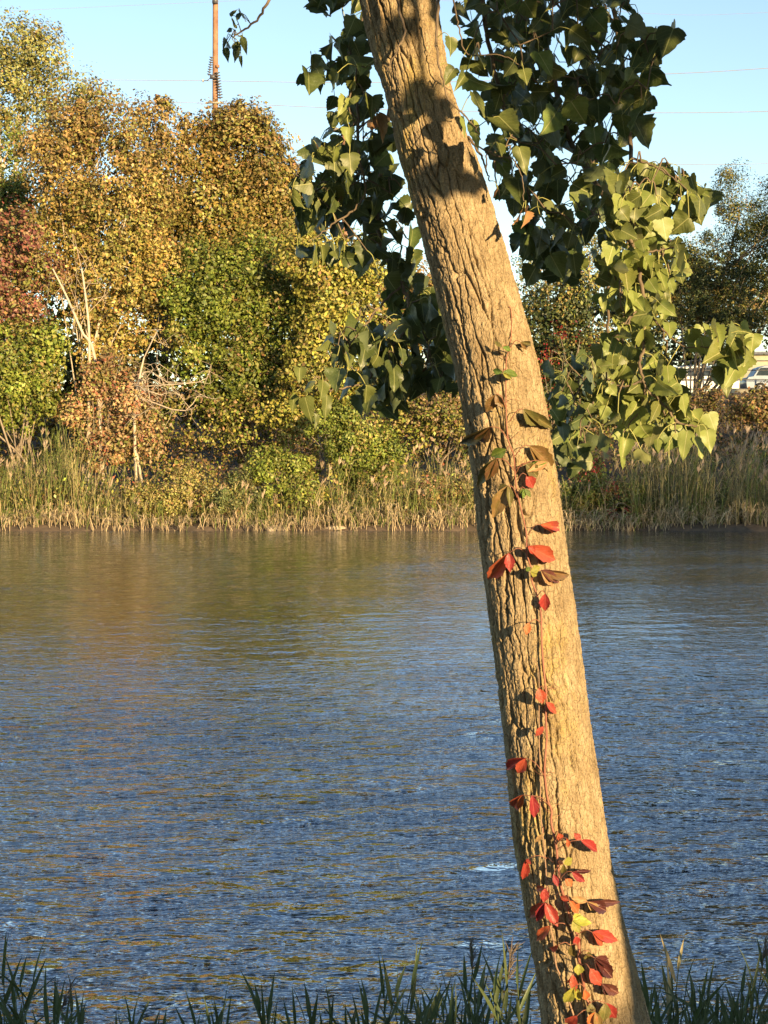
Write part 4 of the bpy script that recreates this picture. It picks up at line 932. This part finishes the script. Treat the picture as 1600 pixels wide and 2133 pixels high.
CO = {'red': near_leaf('creeper_red', (.42, .06, .045), (.5, .15, .1), (.30, .04, .03), .25, .4, 6),
      'orange': near_leaf('creeper_orange', (.46, .13, .055), (.62, .30, .14), (.48, .09, .04), .25, .45, 6),
      'maroon': near_leaf('creeper_maroon', (.10, .03, .025), (.38, .2, .16), (.07, .022, .02), .12, .28, 6),
      'brown': near_leaf('creeper_brown', (.22, .12, .05), (.34, .22, .1), (.15, .10, .03), .18, .42, 6),
      'olive': near_leaf('creeper_olive', (.16, .13, .04), (.32, .26, .1), (.11, .11, .03), .18, .42, 6),
      'green': near_leaf('creeper_green', (.14, .21, .035), (.3, .34, .1), (.10, .16, .03), .25, .4, 6),
      'yellow': near_leaf('creeper_yellow_green', (.40, .38, .06), (.5, .48, .16), (.28, .30, .05), .3, .45, 6),
      'tan': near_leaf('creeper_tan', (.50, .34, .16), (.55, .42, .22), (.42, .22, .10), .25, .5, 6)}
VBL = [blade_mesh('creeper', 300 + k) for k in range(6)]; VMM = {}
def vmesh(k, c):
    if (k, c) not in VMM: VMM[(k, c)] = nmesh('leaflet', VBL[k][0], VBL[k][1], CO[c], None, True, VBL[k][2], None, False)
    return VMM[(k, c)]
r_, o_, m_, b_, l_, g_, y_, t_ = 'red', 'orange', 'maroon', 'brown', 'olive', 'green', 'yellow', 'tan'
LV = [ # node, base, leaflets (tip x, tip y, width, colour)
 ((1062, 735), (1046, 723), [(1066, 730, 11, g_), (1029, 710, 9, l_)]), ((1062, 725), (1084, 713), [(1110, 718, 11, l_), (1098, 730, 8, b_)]),
 ((1054, 780), (1047, 776), [(1083, 780, 18, g_), (1025, 771, 13, g_), (1066, 790, 8, y_)]),
 ((1053, 848), (1033, 821), [(1013, 861, 25, b_), (1050, 850, 18, b_)]), ((1062, 878), (1090, 852), [(1122, 889, 28, l_), (1157, 895, 20, l_)]),
 ((1058, 915), (1022, 889), [(952, 930, 24, l_), (988, 928, 28, b_)]), ((1071, 981), (1034, 955), [(987, 1018, 24, l_), (1013, 1004, 27, b_)]), ((1066, 940), (1055, 936), [(1021, 951, 24, g_)]),
 ((1073, 950), (1103, 928), [(1145, 964, 36, b_), (1160, 990, 32, b_)]), ((1077, 975), (1140, 962), [(1100, 982, 18, t_), (1105, 966, 10, g_)]), ((1075, 985), (1096, 966), [(1122, 994, 28, l_)]), ((1077, 1000), (1097, 990), [(1112, 1017, 24, r_)]),
 ((1077, 1036), (1058, 1012), [(1024, 1081, 32, b_), (1064, 1057, 15, l_), (1034, 1023, 17, l_)]), ((1078, 1030), (1094, 1018), [(1082, 1031, 9, g_), (1090, 1039, 10, g_), (1106, 1036, 10, g_)]),
 ((1100, 1114), (1126, 1093), [(1174, 1100, 21, r_), (1158, 1109, 18, o_)]), ((1097, 1146), (1100, 1138), [(1163, 1168, 32, r_), (1146, 1166, 24, r_), (1116, 1155, 15, r_)]),
 ((1096, 1150), (1060, 1152), [(1013, 1213, 30, o_), (1063, 1192, 21, r_)]), ((1108, 1208), (1127, 1188), [(1193, 1202, 20, b_), (1169, 1213, 23, m_), (1154, 1223, 17, t_)]),
 ((1106, 1190), (1105, 1190), [(1128, 1180, 15, y_), (1096, 1181, 11, g_), (1121, 1201, 13, y_)]), ((1119, 1242), (1136, 1236), [(1135, 1275, 22, r_)]), ((1128, 1300), (1102, 1297), [(1096, 1323, 15, o_)]),
 ((1137, 1440), (1122, 1434), [(1131, 1466, 22, r_)]), ((1138, 1470), (1137, 1463), [(1162, 1487, 17, o_)]), ((1138, 1540), (1133, 1513), [(1115, 1534, 13, r_)]),
 ((1134, 1616), (1096, 1579), [(1048, 1604, 20, r_), (1077, 1613, 22, r_)]), ((1146, 1680), (1089, 1656), [(1062, 1691, 24, o_), (1078, 1690, 14, o_)]), ((1146, 1680), (1108, 1657), [(1115, 1706, 22, r_)]),
 ((1129, 1724), (1132, 1736), [(1113, 1757, 10, t_)]), ((1155, 1740), (1163, 1736), [(1170, 1753, 15, o_)]), ((1158, 1760), (1181, 1746), [(1185, 1767, 9, o_)]), ((1159, 1771), (1210, 1750), [(1249, 1774, 20, r_), (1196, 1735, 13, r_)]),
 ((1139, 1788), (1096, 1790), [(1090, 1836, 18, r_), (1106, 1800, 8, r_)]), ((1162, 1810), (1174, 1800), [(1195, 1788, 16, y_), (1172, 1822, 12, l_), (1161, 1793, 9, o_)]), ((1167, 1830), (1191, 1816), [(1237, 1814, 9, m_), (1207, 1820, 12, r_), (1220, 1838, 15, r_)]),
 ((1162, 1810), (1153, 1821), [(1163, 1848, 12, r_)]), ((1168, 1840), (1178, 1831), [(1193, 1846, 16, o_)]), ((1145, 1860), (1136, 1850), [(1114, 1852, 13, o_), (1133, 1881, 18, r_)]), ((1146, 1900), (1136, 1880), [(1098, 1914, 22, o_), (1117, 1922, 18, r_), (1163, 1931, 24, r_)]),
 ((1189, 1930), (1146, 1928), [(1114, 1962, 20, o_)]), ((1176, 1868), (1186, 1876), [(1207, 1903, 19, o_), (1166, 1867, 11, o_)]), ((1184, 1895), (1224, 1878), [(1304, 1883, 15, m_), (1273, 1901, 24, m_), (1190, 1871, 14, t_), (1249, 1900, 17, t_)]),
 ((1192, 1918), (1193, 1918), [(1234, 1921, 22, y_), (1208, 1944, 18, y_), (1211, 1903, 15, y_)]), ((1205, 1945), (1234, 1942), [(1292, 1960, 24, r_), (1258, 1972, 19, r_)]), ((1190, 1970), (1163, 1968), [(1139, 1981, 14, o_)]),
 ((1204, 1950), (1198, 1951), [(1204, 1970, 17, r_)]), ((1205, 1975), (1191, 1968), [(1196, 1996, 17, l_)]), ((1206, 1990), (1226, 1982), [(1222, 2001, 18, l_)]), ((1207, 1995), (1238, 1995), [(1275, 2009, 20, m_), (1281, 2041, 24, m_), (1258, 2030, 18, m_)]),
 ((1210, 2010), (1229, 2018), [(1254, 2055, 26, r_)]), ((1207, 2005), (1205, 2008), [(1205, 2032, 20, y_)]), ((1211, 2030), (1193, 2030), [(1183, 2053, 14, o_), (1198, 2069, 16, r_)]), ((1216, 2055), (1197, 2056), [(1174, 2091, 21, y_), (1210, 2086, 15, y_)]),
 ((1217, 2045), (1255, 2049), [(1292, 2072, 22, m_), (1270, 2075, 16, m_)]), ((1218, 2060), (1217, 2062), [(1224, 2086, 16, o_)]), ((1225, 2090), (1262, 2090), [(1285, 2124, 24, r_), (1258, 2130, 24, l_)]), ((1228, 2105), (1202, 2116), [(1176, 2138, 24, r_)]),
 ((1226, 2092), (1230, 2090), [(1232, 2118, 18, l_)]), ((1230, 2110), (1240, 2108), [(1226, 2140, 20, o_), (1250, 2145, 18, b_)])]
g = np.random.default_rng(320)
for nd, bs, lfs in LV:
    off = g.uniform(.03, .055); B0 = surf(*bs, off); N0 = surf(*nd, .012)
    pt = spline([N0, (N0 + B0) / 2 + [0, -.012, .012], B0], 6)
    V, Q = tube(pt - VB, np.linspace(.0014, .0009, 6), 4); lo = nmesh('leaf', V, Q, M_vine, vine, True)
    for tx, ty, wpx, c in lfs:
        T0 = surf(tx, ty, off * g.uniform(.3, 1.0) + .004)
        n_ = camp - B0; n_ /= np.linalg.norm(n_); n_ = n_ + Sn * .25 + g.normal(0, .22, 3)
        o = mobj('leaflet', vmesh(int(g.integers(6)), c), lo); o.matrix_basis = frame(B0 - VB, T0 - VB, n_, wpx / F * 4.0 * 1.05)
# tendrils
J = Join()
for k in range(26):
    q = MAIN[int(g.integers(2, len(MAIN) - 2))]; sgn = g.choice([-1, 1]); l = g.uniform(10, 30)
    P = np.array([surf(q[0], q[1], .012), surf(q[0] + sgn * l * .5, q[1] - l * .3 + g.normal(0, 4), .014), surf(q[0] + sgn * l, q[1] - l * .7 + g.normal(0, 6), .006)])
    J.add(*tube(spline(P, 6) - VB, .0007, 3))
J.build('tendrils', M_vine, vine)['kind'] = 'stuff'

# ------------------------------------------------------------------ near reeds
M_rstem = simple('near_reed_stem', (.055, .075, .03), (.085, .105, .04), 12, .6)
M_rleaf = near_leaf('near_reed_leaf', (.075, .105, .035), (.12, .15, .06), (.055, .085, .028), .2, .45, 0.0, .35)
M_rdry = near_leaf('near_reed_dry_leaf', (.42, .34, .16), (.5, .42, .24), (.32, .27, .12), .25, .5, 0.0, .3)
M_plume = simple('reed_plume', (.14, .11, .08), (.22, .17, .12), 20, .9)
def reed_leaf(seed):
    g = np.random.default_rng(seed); n = 7; t = np.linspace(0, 1, n); bend = g.uniform(.05, .6); tw = g.uniform(-.8, .8)
    y = t; z = -bend * t ** 2 * .7; w_ = np.interp(t, [0, .15, .35, .7, 1], [.3, .8, 1, .6, .02]) * .5
    V, UV = [], []
    for k in range(n):
        a_ = tw * t[k]
        for u in (-1, 0, 1): V.append((u * w_[k] * math.cos(a_) * .1, y[k], z[k] + u * w_[k] * math.sin(a_) * .1 + abs(u) * .012)); UV.append((.5 + u * .4 * w_[k], t[k]))
    Q = [[k * 3 + c, k * 3 + c + 1, k * 3 + 4 + c, k * 3 + 3 + c] for k in range(n - 1) for c in (0, 1)]
    return np.array(V), np.array(Q), np.array(UV)
RL = [nmesh('leaf', *reed_leaf(k)[:2], M_rleaf, None, True, reed_leaf(k)[2], None, False) for k in range(6)]
RD = [nmesh('leaf', *reed_leaf(k)[:2], M_rdry, None, True, reed_leaf(k)[2], None, False) for k in range(2)]
tips = [(8, 1950), (42, 1985), (30, 2040), (70, 1985), (100, 2050), (128, 2040), (150, 2040), (165, 2085), (290, 2080), (318, 2095), (338, 2100), (440, 2085), (455, 2075), (540, 2040), (556, 2050), (618, 2080), (645, 2060), (690, 2090), (722, 2095), (762, 2060), (800, 2010), (828, 2000), (858, 1992), (880, 2060), (905, 2060), (922, 2040), (940, 2042), (968, 1990), (982, 1945), (1002, 2015), (1030, 2010), (1042, 1985), (1060, 1965), (1078, 1990), (1095, 2040),
        (1352, 2030), (1368, 2045), (1390, 2000), (1415, 1945), (1432, 1985), (1448, 2005), (1462, 2020), (1478, 2010), (1500, 2055), (1528, 2045), (1545, 1990), (1565, 1985), (1590, 1940), (1604, 2000), (1625, 1990), (-20, 1990), (-40, 2030)]
g = np.random.default_rng(400)
for k in range(26): tips.append((g.uniform(1340, 1640), g.uniform(2040, 2110)))
for k in range(14): tips.append((g.uniform(820, 1110), g.uniform(2050, 2115)))
for k in range(10): tips.append((g.uniform(-30, 180), g.uniform(2055, 2115)))
for k in range(10): tips.append((g.uniform(200, 800), g.uniform(2085, 2125)))
plumes = {28, 32, 47, 5}; drys = {38}
for k, (px, py) in enumerate(tips):
    d = g.uniform(5.2, 6.6); T = at(px, py + 60, d)
    bx = T[0] - g.normal(.02, .07); by = d + g.normal(0, .05); z = float(gz(bx, by)) - .03
    Bs = np.array([bx, by, z]); h_ = T[2] - z
    lab = 'dark green reed topped by a feathery plume on the shaded near bank' if k in plumes else ('green reed with pale dry sunlit tip leaves beside the leaning trunk' if k in drys else ('dark green bladed reed close beside the foot of the leaning trunk' if abs(px - 1230) < 180 else ('tall dark green bladed reed on the shaded near bank before the water' if py < 2030 else 'short dark green bladed reed on the shaded near bank before the water')))
    root = thing('reed', lab, 'reed', tuple(Bs), 'reeds on the near bank')
    P = spline([Bs - Bs, (T - Bs) * .5 + [g.normal(0, .02), 0, .02], T - Bs], 7)
    V, Q = tube(P, np.linspace(.005, .002, 7), 5); nmesh('stem', V, Q, M_rstem, root, True)
    nl = int(np.clip(3 + h_ * 5, 4, 7)); ph = g.uniform(0, 6.28)
    for m2 in range(nl):
        f = 1 - .10 * m2 - g.uniform(0, .06)
        if f < .2: break
        p = P[0] + (P[-1] - P[0]) * f
        an = ph + math.pi * m2 + g.normal(0, .5); ln = g.uniform(.13, .24) * (1.0 if m2 else .8)
        el = g.uniform(.75, 1.45) if m2 else 1.4
        dr = np.array([math.cos(an) * math.cos(el), .6 * math.sin(an) * math.cos(el), math.sin(el)])
        o = mobj('leaf', RD[m2 % 2] if (k in drys and m2 < 4) else RL[int(g.integers(6))], root)
        nv = np.array([0, -.5, .8]) - dr * .2 + g.normal(0, .25, 3)
        o.matrix_basis = frame(p, p + dr * ln, nv, g.uniform(.10, .19))
    if k in plumes:
        J = Join()
        for m2 in range(34):
            s0 = P[-1] + (P[-1] - P[0]) / h_ * g.uniform(-.03, .08); e = s0 + [g.normal(.02, .018), g.normal(0, .012), g.uniform(.01, .06)]
            J.add(*tube(np.array([s0, (s0 + e) / 2 + [0, 0, .006], e]), [.0014, .002, .0006], 3))
        J.build('plume', M_plume, root)
# short grass on the near bank
J = Join()
for k in range(2600):
    x = g.uniform(-3.2, 3.2); y = g.uniform(2.4, 6.6); z = float(gz(x, y)) - .01; h_ = g.uniform(.02, .07)
    a_ = np.array([x, y, z]); e = a_ + [g.normal(0, .04), g.normal(0, .04), h_]; md = (a_ + e) / 2 + [0, 0, .01]
    J.add(np.array([a_ - [.004, 0, 0], a_ + [.004, 0, 0], md + [.003, 0, 0], md - [.003, 0, 0], e, e + [.001, 0, 0]]), np.array([[0, 1, 2, 3], [3, 2, 5, 4]]), np.array((.08, .10, .03)) * g.uniform(.6, 1.3))
tag(J.build('bank_grass', M_reed, None, False), 'short grass covering the near bank around the trunk foot', 'grass', kind='stuff')

# ------------------------------------------------------------------ behind the camera: what casts the shade
def off_tree(name, lab, cat, x, y, ells, n, leaf, r0, seed, trunkname='trunk', crown='crown', pal=GRN, group=None):
    g = np.random.default_rng(seed); z = float(gz(x, y)); loc = np.array([x, y, z - .1])
    root = thing(name, lab, cat, tuple(loc), group); Ps, Ns = [], []
    for (dx, dy, zz, rx, ry, rz) in ells:
        m2 = n // len(ells); d_ = rand_unit(m2, g); rr = .35 + .65 * g.random(m2) ** .5
        Ps.append(np.array([dx, dy, zz]) + d_ * rr[:, None] * np.array([rx, ry, rz])); Ns.append(rand_unit(m2, g))
    P = np.vstack(Ps); V, Q = leaf_quads(P, np.vstack(Ns), leaf * (.6 + .8 * g.random(len(P))), .75, g)
    nmesh(crown, V, Q, M_fol, root, False, None, np.repeat(palette(pal, len(P), g), 4, 0).clip(.01, 1))
    top = ells[0]; J = Join()
    J.add(*tube(np.array([[0, 0, 0], [top[0] * .5, top[1] * .5, top[2] * .5], [top[0], top[1], top[2]]]), [r0, r0 * .8, r0 * .3], 8))
    for e in ells[1:]: J.add(*tube(spline([[0, 0, top[2] * .5], [e[0] * .6, e[1] * .6, e[2] * .8], [e[0], e[1], e[2]]], 6), np.linspace(r0 * .5, r0 * .15, 6), 6))
    J.build(trunkname, M_bark_far, root)
g = np.random.default_rng(500)
k = 0
for u in (35.2, 38.5, 42.0, 46.0, 50.5, 55.0):
    hh = 18.5 + (u - 34) * .62 + g.uniform(-1, 1); p = rs * u + np.array([Sn[0], Sn[1], 0]) / math.cos(R(SUN_EL)) * hh
    H = [15.5, 17, 19, 22, 25, 26][k]
    off_tree('near_bank_tree', 'broad leafy tree standing on the near bank far to the right', 'tree', p[0], p[1],
             [(0, 0, H * .72, 2.3, 2.3, H * .26), (1.2, .8, H * .5, 2.2, 2.2, H * .22), (-.9, -.8, H * .45, 2.0, 2.0, H * .25), (.3, 0, H * .3, 2.2, 2.2, H * .22)], 4600, .5, .3, 510 + k, group='trees on the near bank'); k += 1
for q in range(13):  # hedge added out of view, heights shaped to shade reeds and trunk foot
    u = -2.2 + .95 * q; hh = 9.0; p = rs * u + np.array([Sn[0], Sn[1], 0]) / math.cos(R(SUN_EL)) * hh; zb = float(gz(p[0], p[1]))
    wt = (2.2 if 2.0 < u < 2.8 else (2.65 if u < 2.4 else 2.45)) + (.05 if q % 2 else -.05); tt = (hh + wt * math.sin(R(SUN_EL))) / math.cos(R(SUN_EL)); zt = wt * math.cos(R(SUN_EL)) + tt * math.sin(R(SUN_EL)) - zb
    off_tree('shade_hedge_shrub', 'unseen green hedge shrub added behind the camera to shade the near bank', 'shrub', p[0], p[1],
             [(0, 0, zt * .55, .6, .5, zt * .47), (.2, 0, zt * .5, .5, .5, zt * .5), (-.2, 0, zt * .45, .5, .5, zt * .47)], 2600, .16, .05, 530 + q, 'stem', 'foliage', group='shade hedge added behind the camera')
k = 0
for u, hh, H in ((-26, 16, 15), (-19, 19, 16), (-12, 17, 15), (-7, 18, 15), (-4.2, 24, 16), (8, 20, 15), (10.5, 27, 17)):  # unseen trees added to block bright sky and cut ambient light
    p = rs * u + np.array([Sn[0], Sn[1], 0]) / math.cos(R(SUN_EL)) * hh
    off_tree('sky_block_tree', 'unseen leafy tree added well behind the camera to block sky light', 'tree', p[0], p[1], [(0, 0, H * .7, 2.6, 2.6, H * .28), (1.2, .5, H * .45, 2.4, 2.4, H * .28), (-1.2, -.5, H * .42, 2.4, 2.4, H * .28), (0, 0, H * .25, 2.4, 2.4, H * .2)], 2600, .45, .25, 560 + k, group='sky-blocking trees added behind the camera'); k += 1
p = rs * 2.6 + np.array([Sn[0], Sn[1], 0]) / math.cos(R(SUN_EL)) * .6  # post added out of view for the shade on the trunk's right edge
zb = float(gz(p[0], p[1]))
root = thing('shade_post', 'unseen round wooden post added out of view to shade the trunk', 'post', (p[0], p[1], zb - .1))
V, Q = tube(np.array([[0, 0, 0], [0, 0, 1.47], [0, 0, 1.52]]), [.075, .075, .06], 14, True); nmesh('shaft', V, Q, M_pole, root, True)
V, Q = tube(np.array([[0, 0, 1.51], [0, 0, 1.55]]), [.065, .04], 14, True); nmesh('cap', V, Q, M_metal, root)
